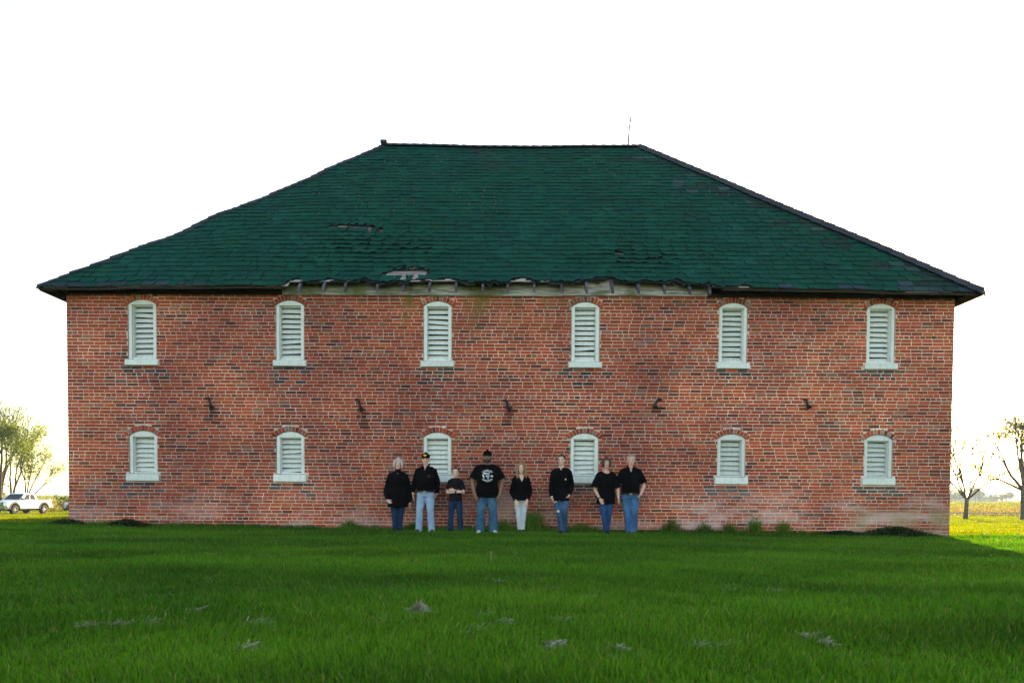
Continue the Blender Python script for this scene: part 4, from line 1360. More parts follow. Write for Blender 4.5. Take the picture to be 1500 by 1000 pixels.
def person(label, x, y, H, P):
    x *= .984
    root = empty('person', (x, y, float(gz(x, y)) + 0.01), P.get('yaw', 0))
    tag(root, label, 'person', 'people lined up against the brick wall')
    hh = P.get('hh', 0.232)
    Hs = H - hh - 0.01                                  # chin height
    s = (H / 1.75) * P.get('ws', 1.0)
    fem = P.get('fem', False); g = P.get('g', 1.0); belly = P.get('belly', 0.0)
    zr = lambda z: z * H / 1.75
    # torso rings (z, rx, ry, y)
    if fem:
        T = [(.82, .150 * g, .110 * g, 0), (.90, .168 * g, .118 * g, 0), (1.02, .150 * g, .112 * g, 0), (1.10, .136 * g, .104 * g, -.004), (1.22, .146 * g, .120 * g, -.016), (1.30, .146 * g, .114 * g, -.012), (1.36, .140, .090, 0), (1.405, .106, .072, .004), (1.435, .078, .060, .005), (1.465, .056, .054, .005)]
        sh, rsh = .145 * P.get('shw', 1), .048
    else:
        T = [(.82, .148, .108, 0), (.90, .160 * g, .116 * g, 0), (1.02, .158 * g, .112 * g - 0 + belly * .6, -belly * .6), (1.12, .160 * g, .112 * g + belly, -belly), (1.24, .170 * g, .122 * g + belly * .4, -.006 - belly * .4), (1.31, .168, .120, -.004), (1.385, .156, .098, 0), (1.43, .116, .078, .004), (1.46, .086, .066, .005), (1.495, .062, .058, .005)]
        sh, rsh = .163 * P.get('shw', 1), .055
    T = [(zr(a), b * s, c * s, d * s) for a, b, c, d in T]
    zs = zr(1.350 if fem else 1.370)
    ax = P.get('ax', .90)
    P['arms'] = {q: (Vector((a[0].x * ax, a[0].y, a[0].z)), Vector((a[1].x * ax, a[1].y, a[1].z)), a[2], a[3], a[4]) for q, a in P['arms'].items()}
    body = MB()
    def torso(m, infl, z0=None, z1=None, hemw=1.0):
        rr = [t for t in T if (z0 is None or t[0] > z0 + .01) and (z1 is None or t[0] <= z1)]
        if z0 is not None:
            below = [t for t in T if t[0] <= z0 + .01]
            b = below[-1] if below else T[0]
            k = 1.0
            rr = [(z0, max(b[1], rr[0][1] * .98), max(b[2], rr[0][2] * .98), rr[0][3] * .7)] + rr
        fl = lambda z: 1 + (hemw - 1) * min(1, max(0, (z0 + .24 - z) / .2)) if z0 is not None else 1
        rr = [(t[0], t[1] * fl(t[0]), t[2] * fl(t[0]), t[3]) for t in rr]
        m.tube([(0, t[3], t[0]) for t in rr], [t[1] + infl for t in rr], [t[2] + infl for t in rr], 28, (0, 1, 0), caps=0)
    torso(body, 0)
    # head
    hs = hh / 0.232
    turn = Quaternion((0, 0, 1), P.get('turn', 0)) @ Quaternion((0, 1, 0), P.get('tilt', 0))
    hc = Vector((P.get('hx', 0), P.get('hy', -.02), Hs))
    def hp(px, py, pz): return hc + turn @ Vector((px * hs, py * hs, pz * hh))
    body.tube([(0, .005 * s, T[-1][0] - .05), (0, .0, T[-1][0]), tuple(hp(0, .015, .12)), tuple(hp(0, .012, .4))], [.062 * s, .054 * s, .050 * s, .05 * s], [.058 * s, .054 * s, .052 * s, .05 * s], 16, caps=1)
    vs, fs = [], []
    n = 24
    fw = P.get('facew', 1.0)
    for (f, rx, ry, yo) in HEADR:
        for j in range(n):
            a = 2 * math.pi * j / n
            vs.append(hp(rx * fw * math.cos(a), yo + ry * math.sin(a), f))
    for i in range(len(HEADR) - 1):
        for j in range(n): fs.append((i * n + j, i * n + (j + 1) % n, (i + 1) * n + (j + 1) % n, (i + 1) * n + j))
    fs += [tuple(range(n))[::-1], tuple((len(HEADR) - 1) * n + j for j in range(n))]
    body.add(vs, fs)
    body.tube([hp(0, -.088, .52), hp(0, -.098, .42), hp(0, -.108, .335), hp(0, -.09, .31)], [.008 * hs, .010 * hs, .014 * hs, .013 * hs], None, 8, (1, 0, 0), caps=1)
    for q in (-1, 1):
        body.ball(hp(q * .014, -.092, .325), .010 * hs, .010 * hs, .008 * hs)                       # nostrils
        body.ball(hp(q * .033, -.072, .565), .024 * hs, .014 * hs, .008 * hs)                       # brow
        body.ball(hp(q * .036, -.070, .40), .020 * hs, .016 * hs, .018 * hs)                        # cheek
        body.ball(hp(q * .074 * fw, .010, .44), .009 * hs, .020 * hs, .030 * hs)                    # ear
    body.ball(hp(0, -.084, .185), .024 * hs, .012 * hs, .010 * hs)                                  # lips
    body.ball(hp(0, -.075, .06), .020 * hs, .014 * hs, .014 * hs)                                   # chin
    # arms
    AR = [.050 * s * P.get('armk', 1), .041 * s * P.get('armk', 1), .028 * s]
    for sd in (-1, 1):
        e, w, d, nn, curl = P['arms'][sd]
        S = Vector((sd * sh * s, 0, zs)); E_ = Vector(e); W_ = Vector(w)
        m1 = S.lerp(E_, .5)
        body.tube([(sd * .055 * s, .004, zs + .052 * s), (sd * sh * .66 * s, .002, zs + .028 * s), tuple(S), tuple(m1), tuple(E_)], [rsh * .8 * s, rsh * .95 * s, rsh * s, AR[0] * .98, AR[1]], None, 14, caps=1)
        m2 = E_.lerp(W_, .35)
        body.tube([tuple(E_), tuple(m2), tuple(W_)], [AR[1], AR[1] * .98, AR[2]], None, 14, caps=1)
        hand(body, W_, d, nn, s * .95, curl, P.get('thumb', {}).get(sd, sd * 1))
    # legs
    for sd in (-1, 1):
        hip = Vector((sd * .085 * s * P.get('hipk', 1), .005, zr(.88))); kn, an_ = [Vector(q) for q in P['legs'][sd]]
        body.tube([tuple(hip), tuple(hip.lerp(kn, .5)), tuple(kn), tuple(kn.lerp(an_, .35)), tuple(an_)], [.082 * s, .072 * s, .052 * s, .054 * s, .038 * s], None, 14, caps=1)
    me = blob(body, 0.0065, 1, 0.4)
    # colour of the face, by place
    p = co(me)
    inv = turn.inverted().to_matrix(); L = (p - np.array(hc)) @ np.array(inv).T / hs
    L[:, 2] = L[:, 2] * hs / hh
    cols = np.repeat(np.array(P['skin'], float)[None], len(p), 0)
    onface = (L[:, 2] > 0.0) & (L[:, 2] < 1) & (L[:, 1] < -.03)
    def dab(cx, cz, rx, rz, c, k=1.0):
        m_ = onface & (((np.abs(L[:, 0]) - cx) / rx) ** 2 + ((L[:, 2] - cz) / rz) ** 2 < 1)
        cols[m_] = cols[m_] * (1 - k) + np.array(c) * k
    dab(.034, .40, .026, .08, np.array(P['skin']) * np.array((1.05, .80, .78)), .6)                # cheeks
    dab(0, .185, .026, .035, P.get('lip', (.34, .10, .09)), .8)
    if P.get('smile'): dab(0, .195, .020, .012, (.66, .60, .56), .8)
    dab(.031, .50, .019, .038, (.62, .60, .58), .7)
    dab(.031, .50, .0105, .038, (.025, .018, .014))
    dab(.032, .585, .023, .022, P['brow'], .8)
    if P.get('stubble'):
        m_ = (L[:, 2] > -.02) & (L[:, 2] < .30) & (L[:, 1] < .03) & ~((np.abs(L[:, 0]) < .03) & (L[:, 2] > .13) & (L[:, 2] < .23))
        cols[m_] *= .7
    paintv(me, cols)
    bo = link('body', me, M_SKIN, root)
    # shirt
    st = P['shirt']
    m = MB()
    z0 = st['hem']
    torso(m, st.get('infl', .016), z0, T[-2][0] + .005, st.get('hemw', 1.03))
    for sd in (-1, 1):
        e, w, d, nn, curl = P['arms'][sd]
        S = Vector((sd * sh * s, 0, zs)); E_ = Vector(e); W_ = Vector(w)
        k = st.get('sleeve_infl', .014)
        if st['sleeve'] == 'long':
            m.tube([(sd * .06 * s, .004, zs + .046 * s), (sd * sh * .66 * s, .002, zs + .026 * s), tuple(S), tuple(S.lerp(E_, .5)), tuple(E_)], [rsh * .8 * s + k * .8, rsh * .95 * s + k, rsh * s + k, AR[0] + k, AR[1] + k], None, 14, caps=1)
            e2 = E_.lerp(W_, st.get('cuff', .93))
            m.tube([tuple(E_), tuple(E_.lerp(W_, .4)), tuple(e2)], [AR[1] + k, AR[1] + k, AR[2] + k * .9], None, 14, caps=0)
        else:
            f = st.get('sl', .62)
            m.tube([(sd * .06 * s, .004, zs + .046 * s), (sd * sh * .66 * s, .002, zs + .026 * s), tuple(S), tuple(S.lerp(E_, f * .6)), tuple(S.lerp(E_, f))], [rsh * .8 * s + k * .8, rsh * .95 * s + k, rsh * s + k, AR[0] + k * 1.7, AR[0] + k * 2.2], None, 14, caps=0)
    if st.get('collar') == 'turtle':
        m.tube([(0, .004, T[-1][0] - .06), (0, -.002, T[-1][0] + .035)], [.080 * s, .066 * s], None, 16, caps=0)
    sm = blob(m, 0.009, 2, 0.5)
    wrinkle(sm, st.get('wr', .005), 16, P['seed'], (1, 1, .75))
    nz = T[-1][0]
    if st.get('v'):
        v, wd = st['v'], st.get('vw', .062)
        cutaway(sm, lambda c: c.y < 0.02 and c.z > nz - v and abs(c.x) < wd * s * min(1.0, (c.z - (nz - v)) / (v * .75)) + .002)
    elif st.get('scoop'):
        v = st['scoop']
        cutaway(sm, lambda c: c.y < .03 and ((c.x / (.105 * s)) ** 2 + ((c.z - nz - .01) / v) ** 2) < 1)
    so = link('shirt', sm, st['mat'], root)
    if st.get('collar') == 'polo':
        c = MB()
        for sd in (-1, 1):
            c.hexa([(sd * .012, -.112 * s, nz - .075), (sd * .060, -.095 * s, nz - .055), (sd * .088 * s, .02, nz - .012), (sd * .07 * s, .02, nz - .01),
                    (sd * .022, -.104 * s, nz - .055), (sd * .045, -.080 * s, nz - .012), (sd * .080 * s, .02, nz + .022), (sd * .064 * s, .02, nz + .022)])
        c.tube([(sd_ * .066 * s, .02 + .045 * s * math.sin(t), nz + .012) for sd_, t in ((-1, .1), (-.7, .9), (0, 1.5), (.7, .9), (1, .1))], .012, .018, 8, (0, 0, 1), caps=1)
        co_ = c.build('collar', st['mat'], so, smooth=False)
        b_ = MB()
        for q in range(2): b_.ball((0.0, -(.128 + .01 * q) * s, nz - .11 - .05 * q), .006, .004, .006)
        b_.build('shirt_button', M_WHITETH, so)
    # jeans
    J = P['jeans']
    m = MB()
    zw = J.get('waist', zr(1.0))
    torso(m, .012, zr(.80), zw)
    k = J.get('infl', .014); ka = J.get('ank', .055)
    for sd in (-1, 1):
        hip = Vector((sd * .085 * s * P.get('hipk', 1), .005, zr(.86))); kn, an_ = [Vector(q) for q in P['legs'][sd]]
        cuff = an_ + Vector((0, 0, -.045 + J.get('up', 0)))
        m.tube([tuple(hip), tuple(hip.lerp(kn, .5)), tuple(kn), tuple(kn.lerp(an_, .45)), tuple(cuff)], [(.090 * s * P.get('thk', 1)) + k, .078 * s * P.get('thk', 1) + k, .054 * s + k, (.052 * s + ka) / 2 + k, ka + k * .4], None, 16, caps=0)
    jm = blob(m, 0.009, 2, 0.5)
    wrinkle(jm, .0045, 20, P['seed'] + 11, (1, 1, 1.2))
    jo = link('jeans', jm, J['mat'], root)
    fm = MB()                                                                  # fly seam and pockets as low ridges
    bv = BVHTree.FromPolygons([tuple(v.co) for v in jm.vertices], [tuple(q.vertices) for q in jm.polygons])
    def onto(tree, px, pz, off=.004):
        h_ = tree.ray_cast(Vector((px, -1, pz)), Vector((0, 1, 0)))
        return (h_[0] + Vector((0, -off, 0))) if h_[0] else None
    for line in ([(0, zw - .02), (0.004, zw - .08), (0.0, zw - .15)], [(-.06 * s, zw - .03), (-.09 * s, zw - .08), (-.125 * s, zw - .10)], [(.06 * s, zw - .03), (.09 * s, zw - .08), (.125 * s, zw - .10)]):
        q = [onto(bv, a, b) for a, b in line]
        if all(q): fm.tube([tuple(t) for t in q], .0035, None, 5, (1, 0, .1), caps=1)
    if fm.v: fm.build('seam', J['mat'], jo)
    for (a, b, rw, rh_) in J.get('rips', []):
        rp = MB(); N = 10; ring = []
        for i in range(N):
            t = 2 * math.pi * i / N; kk = rnd.uniform(.75, 1.15)
            q = onto(bv, a + rw * kk * math.cos(t), b + rh_ * kk * math.sin(t), .005)
            if q: ring.append(q)
        if len(ring) >= 5:
            ce = onto(bv, a, b, .006)
            rp.add([ce] + ring, [(0, i + 1, (i + 1) % len(ring) + 1) for i in range(len(ring))]); rp.build('ripped_patch', M_FRAY, jo)
    # belt
    if P.get('belt'):
        bl = MB(); N = 36; vs = []; fs = []
        zb = P['belt']; t0 = min(T, key=lambda t: abs(t[0] - zb))
        for i in range(N):
            a = 2 * math.pi * i / N
            for (dr, dz) in ((.020, -.018), (.027, -.018), (.027, .018), (.020, .018)):
                vs.append(((t0[1] + dr) * math.cos(a), t0[3] + (t0[2] + dr) * math.sin(a), zb + dz))
        for i in range(N):
            for q in range(4): fs.append((i * 4 + q, i * 4 + (q + 1) % 4, ((i + 1) % N) * 4 + (q + 1) % 4, ((i + 1) % N) * 4 + q))
        bl.add(vs, fs); be = bl.build('belt', M_BELT, root)
        bk = MB(); yb = t0[3] - t0[2] - .030; bk.box(-.028, .028, yb - .006, yb + .006, zb - .022, zb + .022); bk.build('buckle', M_BUCKLE, be)
    # shoes
    for sd in (-1, 1):
        an_ = Vector(P['legs'][sd][1]); to = P.get('toe', {}).get(sd, sd * .25)
        R_ = Matrix.Rotation(to, 3, 'Z')
        f = lambda a, b_, c_: tuple(Vector((an_.x, an_.y, 0)) + R_ @ Vector((a * s, b_ * s, c_)))
        m = MB()
        m.tube([f(0, .045, .045), f(0, 0, .060), f(0, -.06, .052), f(0, -.13, .040), f(0, -.175, .034)], [.036 * s, .041 * s, .044 * s, .046 * s, .034 * s], [.045, .060, .048, .036, .026], 14, (0, 0, 1), caps=2)
        if P.get('boot'): m.tube([f(0, .01, .05), f(0, .015, .15)], [.044 * s, .046 * s], None, 14, caps=1)
        link('shoe', blob(m, .008, 1), P.get('shoe', M_SHOE_BLACK), root)
    # hair, beard, cap
    Hr = P['hair']
    def cap_of(m, infl, zlo, front_cut, back_drop=.25):
        """a shell of hair over the skull"""
        for (f, rx, ry, yo) in HEADR:
            pass
        pts, ra, rb = [], [], []
        for (f, rx, ry, yo) in HEADR:
            if f < zlo: continue
            pts.append(hp(0, yo + front_cut * max(0, 1 - (f - zlo) / (.98 - zlo)) , f + infl * .25)); ra.append((rx * fw + infl) * hs); rb.append((ry + infl - front_cut * max(0, 1 - (f - zlo) / (.98 - zlo))) * hs)
        m.tube(pts, ra, rb, 24, (0, 1, 0), caps=1)
    if Hr['kind'] != 'none':
        m = MB()
        if Hr['kind'] == 'short':
            cap_of(m, Hr.get('infl', .010), Hr.get('lo', .60), Hr.get('cut', .030))
            m.ball(hp(0, .045, .48), .070 * hs, .052 * hs, .060 * hs)
            for i in range(0 if P.get('cap') else 14): m.tube([hp(-.05 + .0077 * i, -.055 + rnd.uniform(-.01, .01), .93), hp(-.052 + .008 * i + rnd.uniform(-.01, .01), -.086, .90 + rnd.uniform(-.02, .05))], .012 * hs, None, 6, (1, 0, 0), caps=1)
        elif Hr['kind'] == 'bald':
            cap_of(m, .004, .70, .045)
            for q in (-1, 1): m.ball(hp(q * .067 * fw, .022, .60), .016 * hs, .045 * hs, .040 * hs)
            m.ball(hp(0, .05, .52), .068 * hs, .052 * hs, .055 * hs)
        elif Hr['kind'] == 'bob':
            cap_of(m, .018, .62, .030)
            m.ball(hp(0, .045, .50), .085 * hs, .065 * hs, .085 * hs)
            for q in (-1, 1):
                for i in range(10):
                    a = .4 + i * .19
                    sx, sy = q * .082 * math.cos(a - 1.0) * fw, -.062 * hs + .105 * (i / 9)
                    m.tube([hp(sx * .8, sy * .8, .88), hp(sx * 1.08, sy, .62), hp(sx * (1.12 + Hr.get('flare', 0)), sy + .006, .36), hp(sx * (1.0 + Hr.get('flare', 0)), sy + .012, Hr.get('end', .14) + rnd.uniform(-.04, .04))], [.018 * hs, .021 * hs, .020 * hs, .010 * hs], None, 7, (1, 0, 0), caps=1)
            for i in range(16):
                u = -1 + 2 * i / 15
                m.tube([hp(.02 * u, -.01, 1.02), hp(.045 * u, -.070, .93), hp(.064 * u + Hr.get('sweep', .01), -.094 + .03 * u * u, .76 + rnd.uniform(-.02, .03) + (.0 if Hr.get('fringe') else .06))], [.014 * hs, .014 * hs, .007 * hs], None, 6, (1, 0, 0), caps=1)
        elif Hr['kind'] == 'long':
            cap_of(m, .014, .62, .030)
            m.ball(hp(0, .045, .48), .080 * hs, .060 * hs, .085 * hs)
            for q in (-1, 1):
                for i in range(15):
                    y_ = -.055 + .011 * i; ph = rnd.uniform(0, 6.3)
                    o_ = rnd.uniform(-.006, .014); end = rnd.uniform(-.62, -.34) if i < 11 else -.2
                    pts = [hp(q * .025, y_ * .4, .99)]
                    for t in np.linspace(0, 1, 11):
                        zz = .86 + (end - .86) * t
                        wv = .017 * math.sin(ph + t * 13) * min(1, t * 3)
                        pts.append(hp(q * (.070 * fw + .020 * math.sin(min(t, .6) / .6 * math.pi * .6) + o_ + wv), y_ * (1 - .25 * t) - .02 * t + .008 * math.cos(ph + t * 12), zz))
                    m.tube(pts, [.015 * hs] * 9 + [.012 * hs, .009 * hs, .005 * hs], None, 7, (1, 0, 0), caps=1)
            for i in range(12):
                u = -1 + 2 * i / 11
                m.tube([hp(.012 * u, -.02, 1.02), hp(.055 * u, -.066, .90), hp(.074 * u, -.070, .70)], [.014 * hs, .013 * hs, .009 * hs], None, 6, (1, 0, 0), caps=1)
        hm = blob(m, .0065, 1, .4)
        wrinkle(hm, .0022, 70, P['seed'] + 5, (1.4, 1.4, .4))
        link('hair', hm, Hr['mat'], root)
    if P.get('beard'):
        m = MB()
        pts = [hp(q * .001, 0, 0) for q in (0,)]
        path = []
        for t in np.linspace(-1, 1, 15):
            a = t * 1.75
            path.append(hp(.060 * math.sin(a) * fw, -.004 - .070 * math.cos(a) * (1 if abs(a) < 1.57 else .6), .10 + .26 * (abs(t) ** 3)))
        m.tube(path, [.012 * hs] + [.022 * hs] * 13 + [.012 * hs], [.016 * hs] + [.026 * hs] * 13 + [.016 * hs], 10, (0, 0, 1), caps=1)
        m.ball(hp(0, -.074, .03), .036 * hs, .024 * hs, .026 * hs)
        m.tube([hp(-.034, -.074, .16), hp(-.020, -.092, .262), hp(0, -.098, .268), hp(.020, -.092, .262), hp(.034, -.074, .16)], [.009 * hs, .008 * hs, .008 * hs, .008 * hs, .009 * hs], None, 8, (0, 0, 1), caps=1)
        bm_ = blob(m, .006, 1, .4); wrinkle(bm_, .0015, 90, 3)
        link('beard', bm_, P['beard'], root)
    if P.get('cap'):
        m = MB()
        pts, ra, rb = [], [], []
        for (f, rx, ry, yo) in HEADR:
            if f < .64: continue
            pts.append(hp(0, yo, f + .035)); ra.append((rx * fw + .014) * hs); rb.append((ry + .012) * hs)
        m.tube(pts, ra, rb, 24, (0, 1, 0), caps=1)
        m.ball(hp(0, .01, 1.055), .008, .008, .006)
        cm = blob(m, .007, 1)
        co2 = link('cap', cm, P['cap'], root)
        b_ = MB(); N = 13; up, lo = [], []
        for i in range(N):
            a = math.pi * (i / (N - 1))
            for ring, (k1, k2) in ((0, (.078, -.070)), (1, (.076, -.155))):
                pass
        vs = []
        for i in range(N):
            u = -1 + 2 * i / (N - 1)
            inn = hp(.082 * u * fw, -.085 * math.sqrt(max(0, 1 - (u * .92) ** 2)) - .005, .675 - .02 * u * u)
            out = hp(.078 * u * fw, -.088 * math.sqrt(max(0, 1 - (u * .92) ** 2)) - .068 * math.sqrt(max(0.02, 1 - u * u)), .625 - .06 * u * u)
            vs += [inn, out, inn + Vector((0, 0, .006)), out + Vector((0, 0, .006))]
        fs = []
        for i in range(N - 1):
            a, c = i * 4, (i + 1) * 4
            fs += [(a, a + 1, c + 1, c), (a + 2, c + 2, c + 3, a + 3), (a + 1, a + 3, c + 3, c + 1), (a, c, c + 2, a + 2)]
        b_.add(vs, fs); b_.build('brim', P['cap'], co2, smooth=True)
        if P.get('emblem'):
            tr = BVHTree.FromPolygons([tuple(v.co) for v in cm.vertices], [tuple(q.vertices) for q in cm.polygons])
            e = MB(); ctr = hp(0, 0, .835)
            ring = [onto(tr, ctr.x + .036 * math.cos(t), ctr.z + .020 * math.sin(t), .004) for t in np.linspace(0, 2 * math.pi, 17)[:-1]]
            c0 = onto(tr, ctr.x, ctr.z, .005)
            if c0 and all(ring): e.add([c0] + ring, [(0, i + 1, (i + 1) % 16 + 1) for i in range(16)]); e.build('emblem', M_YELLOW, co2)
    root['_shirt'] = so.name
    P['so'] = so; P['onto'] = onto; P['T'] = T; P['hp'] = hp; P['root'] = root
    del root['_shirt']
    return root


def chest_tree(P):
    me = P['so'].data
    return BVHTree.FromPolygons([tuple(v.co) for v in me.vertices], [tuple(q.vertices) for q in me.polygons])
def patch(P, name, mat, cx, cz, w, h, n=4):
    tr = chest_tree(P); m = MB(); idx = {}; vs = []; fs = []
    for j in range(n + 1):
        for i in range(n + 1):
            q = P['onto'](tr, cx - w / 2 + w * i / n, cz - h / 2 + h * j / n, .005)
            if q is None: return
            idx[i, j] = len(vs); vs.append(q)
    for j in range(n):
        for i in range(n): fs.append((idx[i, j], idx[i + 1, j], idx[i + 1, j + 1], idx[i, j + 1]))
    m.add(vs, fs); m.build(name, mat, P['so'])


HG = hairmat('silver_hair', (.30, .29, .28), (.52, .51, .50))
HB = hairmat('blond_hair', (.13, .075, .035), (.36, .23, .11))
HBR = hairmat('brown_hair', (.028, .015, .010), (.085, .045, .028))
HDK = hairmat('dark_hair', (.012, .009, .008), (.035, .024, .018))
HGB = hairmat('greying_hair', (.16, .14, .13), (.34, .31, .29))
BEARD = hairmat('black_beard', (.007, .006, .006), (.018, .014, .012))
DK = denim('dark_denim', (.008, .022, .055), (.014, .042, .095))
DK2 = denim('deep_blue_denim', (.010, .026, .068), (.020, .058, .135), .15)
LT = denim('light_denim', (.17, .27, .43), (.28, .40, .56), .2)
PALE = denim('pale_grey_denim', (.36, .41, .47), (.48, .53, .58), .1)
MID = denim('mid_blue_denim', (.018, .060, .125), (.045, .12, .20), .6)
MID2 = denim('worn_blue_denim', (.020, .070, .17), (.05, .14, .27), .45)
BLU = denim('clear_blue_denim', (.010, .040, .12), (.020, .070, .19), .25)
RIP = denim('ripped_denim', (.014, .042, .095), (.035, .085, .16), .8)
FAIR, PINK, TAN_, BROWN = (.64, .40, .32), (.66, .37, .31), (.56, .33, .24), (.225, .115, .072)
BR_D = (.03, .02, .015)
I = lambda *a: Vector(a)

P1 = dict(seed=1, yaw=0.12, turn=0.00, fem=True, g=1.30, shw=1.16, ax=.92, armk=1.25, hh=.222, facew=1.05, skin=PINK, brow=(.2, .17, .15), smile=True, tilt=.05,
          arms={-1: (I(-.275, .03, .91), I(-.235, -.13, .70), (.55, -.2, -.5), (.2, .9, .2), 1.3), 1: (I(.275, .03, .88), I(.285, .0, .64), (.05, 0, -1), (-1, 0, 0), .5)},
          legs={-1: (I(-.075, -.02, .42), I(-.045, .02, .07)), 1: (I(.060, 0, .42), I(.030, .06, .07))},
          shirt=dict(hem=.55, sleeve='long', infl=.030, hemw=1.08, collar='turtle', mat=M_BLACK, wr=.006, cuff=.97), jeans=dict(mat=DK, ank=.05), hair=dict(kind='bob', mat=HG, end=.10, flare=.06, sweep=-.015), thk=1.2)
person('silver haired woman in long black tunic and dark jeans, hand at hip', -2.50, -.70, 1.60, P1)
P2 = dict(seed=2, yaw=-0.06, turn=0.05, g=1.10, belly=.035, shw=1.08, ax=.88, hh=.236, skin=PINK, brow=(.25, .2, .17), smile=True, armk=1.12,
          arms={-1: (I(-.285, .03, 1.09), I(-.305, -.05, .86), (.05, -.12, -1), (1, 0, 0), .5), 1: (I(.285, .05, 1.08), I(.255, .10, .86), (-.3, .4, -.8), (-1, 0, 0), .5)},
          legs={-1: (I(-.135, -.01, .47), I(-.150, .0, .07)), 1: (I(.105, -.01, .47), I(.125, .02, .07))},
          shirt=dict(hem=.925, sleeve='long', infl=.018, hemw=1.0, collar='polo', v=.10, vw=.034, mat=M_BLACK, cuff=.95), jeans=dict(mat=LT, infl=.019, ank=.066, waist=1.0), belt=.905, cap=M_BLACK, emblem=True,
          hair=dict(kind='short', mat=HGB, lo=.62, infl=.004, cut=.06), shoe=M_SHOE_BROWN)
person('man in black cap, long sleeved polo and light blue jeans', -1.89, -.70, 1.72, P2)
P3 = dict(seed=3, yaw=0.05, turn=-0.05, g=.92, ws=.92, ax=.86, hh=.212, shw=.94, skin=FAIR, brow=(.10, .06, .04), smile=True, armk=.92,
          arms={-1: (I(-.205, -.02, .885), I(.045, -.195, .895), (1, .12, .12), (.1, 1, 0), .35), 1: (I(.205, -.02, .885), I(-.035, -.165, .935), (-1, .1, .1), (.1, 1, 0), .35)},
          legs={-1: (I(-.095, -.01, .38), I(-.11, 0, .065)), 1: (I(.095, -.01, .38), I(.11, .01, .065))},
          shirt=dict(hem=.70, sleeve='short', sl=.72, infl=.018, hemw=1.12, mat=M_BLACK2, scoop=.03), jeans=dict(mat=DK, infl=.016, ank=.058), hair=dict(kind='short', mat=HDK, lo=.60, cut=.024, infl=.013), shoe=M_SHOE_BLACK)
person('boy in black t-shirt with crossed arms and dark jeans', -1.24, -.70, 1.43, P3)
P4 = dict(seed=4, yaw=0.04, turn=-0.08, g=1.24, ax=.92, belly=.05, shw=1.22, hh=.240, facew=1.04, skin=BROWN, brow=(.015, .01, .01), lip=(.15, .06, .05), armk=1.25,
          arms={-1: (I(-.345, .03, 1.10), I(-.285, -.10, .82), (.32, -.18, -.95), (.75, .6, 0), .45), 1: (I(.345, .03, 1.10), I(.285, -.10, .82), (-.32, -.18, -.95), (-.75, .6, 0), .45)},
          legs={-1: (I(-.135, -.02, .47), I(-.150, .0, .07)), 1: (I(.125, -.02, .47), I(.145, .0, .07))},
          shirt=dict(hem=.78, sleeve='short', sl=.74, infl=.028, hemw=1.30, sleeve_infl=.022, mat=M_BLACK, scoop=.03), jeans=dict(mat=MID, infl=.026, ank=.095), cap=M_BLACK, beard=BEARD, thk=1.12,
          hair=dict(kind='short', mat=HDK, lo=.60, infl=.002, cut=.07), shoe=M_SHOE_WHITE)
person('big bearded man in black cap and t-shirt with a pale eagle print', -.545, -.72, 1.78, P4)
P5 = dict(seed=5, yaw=0.12, turn=-0.10, fem=True, g=1.10, shw=1.08, hh=.215, skin=FAIR, brow=(.18, .11, .07), smile=True, tilt=-.04,
          arms={-1: (I(-.225, .02, .90), I(-.145, -.15, .715), (.28, -.22, -1), (.2, .95, 0), .3), 1: (I(.225, .02, .90), I(.120, -.15, .715), (-.22, -.22, -1), (-.2, .95, 0), .3)},
          legs={-1: (I(-.060, -.04, .42), I(-.025, -.01, .10)), 1: (I(.055, -.04, .42), I(.040, .0, .10))},
          shirt=dict(hem=.715, sleeve='long', infl=.015, hemw=1.03, v=.16, vw=.066, mat=M_BLACK, cuff=.9), jeans=dict(mat=PALE, infl=.008, ank=.042, up=.03), boot=True, toe={-1: -.05, 1: .1},
          hair=dict(kind='long', mat=HB))
person('woman with wavy blond hair, black v-neck top and pale jeans', .195, -.70, 1.53, P5)
P6 = dict(seed=6, yaw=-0.16, g=.90, shw=.94, ax=.80, hh=.228, facew=.94, skin=FAIR, brow=(.04, .025, .02), smile=True, turn=-.15,
          arms={-1: (I(-.270, .04, 1.06), I(-.245, -.08, .80), (.25, -.1, -.9), (1, .3, 0), .6), 1: (I(.275, .04, 1.06), I(.215, -.06, .835), (-.45, .05, -.8), (-1, .3, 0), .4)},
          legs={-1: (I(-.030, -.06, .46), I(.030, -.06, .07)), 1: (I(.075, .0, .46), I(.060, .05, .07))}, toe={-1: -.3, 1: .45},
          shirt=dict(hem=.73, sleeve='long', infl=.028, hemw=1.06, v=.09, vw=.038, mat=M_BLACK, wr=.007, sleeve_infl=.020), jeans=dict(mat=RIP, infl=.010, ank=.062, rips=[(-.115, .705, .045, .016), (-.055, .50, .038, .026)]),
          hair=dict(kind='short', mat=HDK, lo=.60, infl=.014, cut=.028))
person('slim young man in black long sleeved henley and ripped blue jeans', 1.075, -.70, 1.715, P6)
P7 = dict(seed=7, yaw=0.14, turn=-0.08, fem=True, g=1.10, shw=1.05, ax=.90, hh=.222, skin=TAN_, brow=(.07, .04, .03), smile=True,
          arms={-1: (I(-.262, .02, .98), I(-.185, -.13, .78), (.45, -.18, -.8), (.3, .9, 0), .25), 1: (I(.285, .03, .98), I(.306, -.03, .80), (.12, -.12, -1), (-.9, .3, 0), .7)},
          legs={-1: (I(-.055, -.04, .44), I(.010, -.03, .07)), 1: (I(.070, 0, .44), I(.035, .03, .07))}, toe={-1: .1, 1: -.1},
          shirt=dict(hem=.68, sleeve='short', sl=.85, infl=.030, hemw=1.10, sleeve_infl=.030, mat=M_BLACK, scoop=.085, wr=.006), jeans=dict(mat=BLU, infl=.010, ank=.045),
          hair=dict(kind='bob', mat=HBR, end=.16, fringe=True))
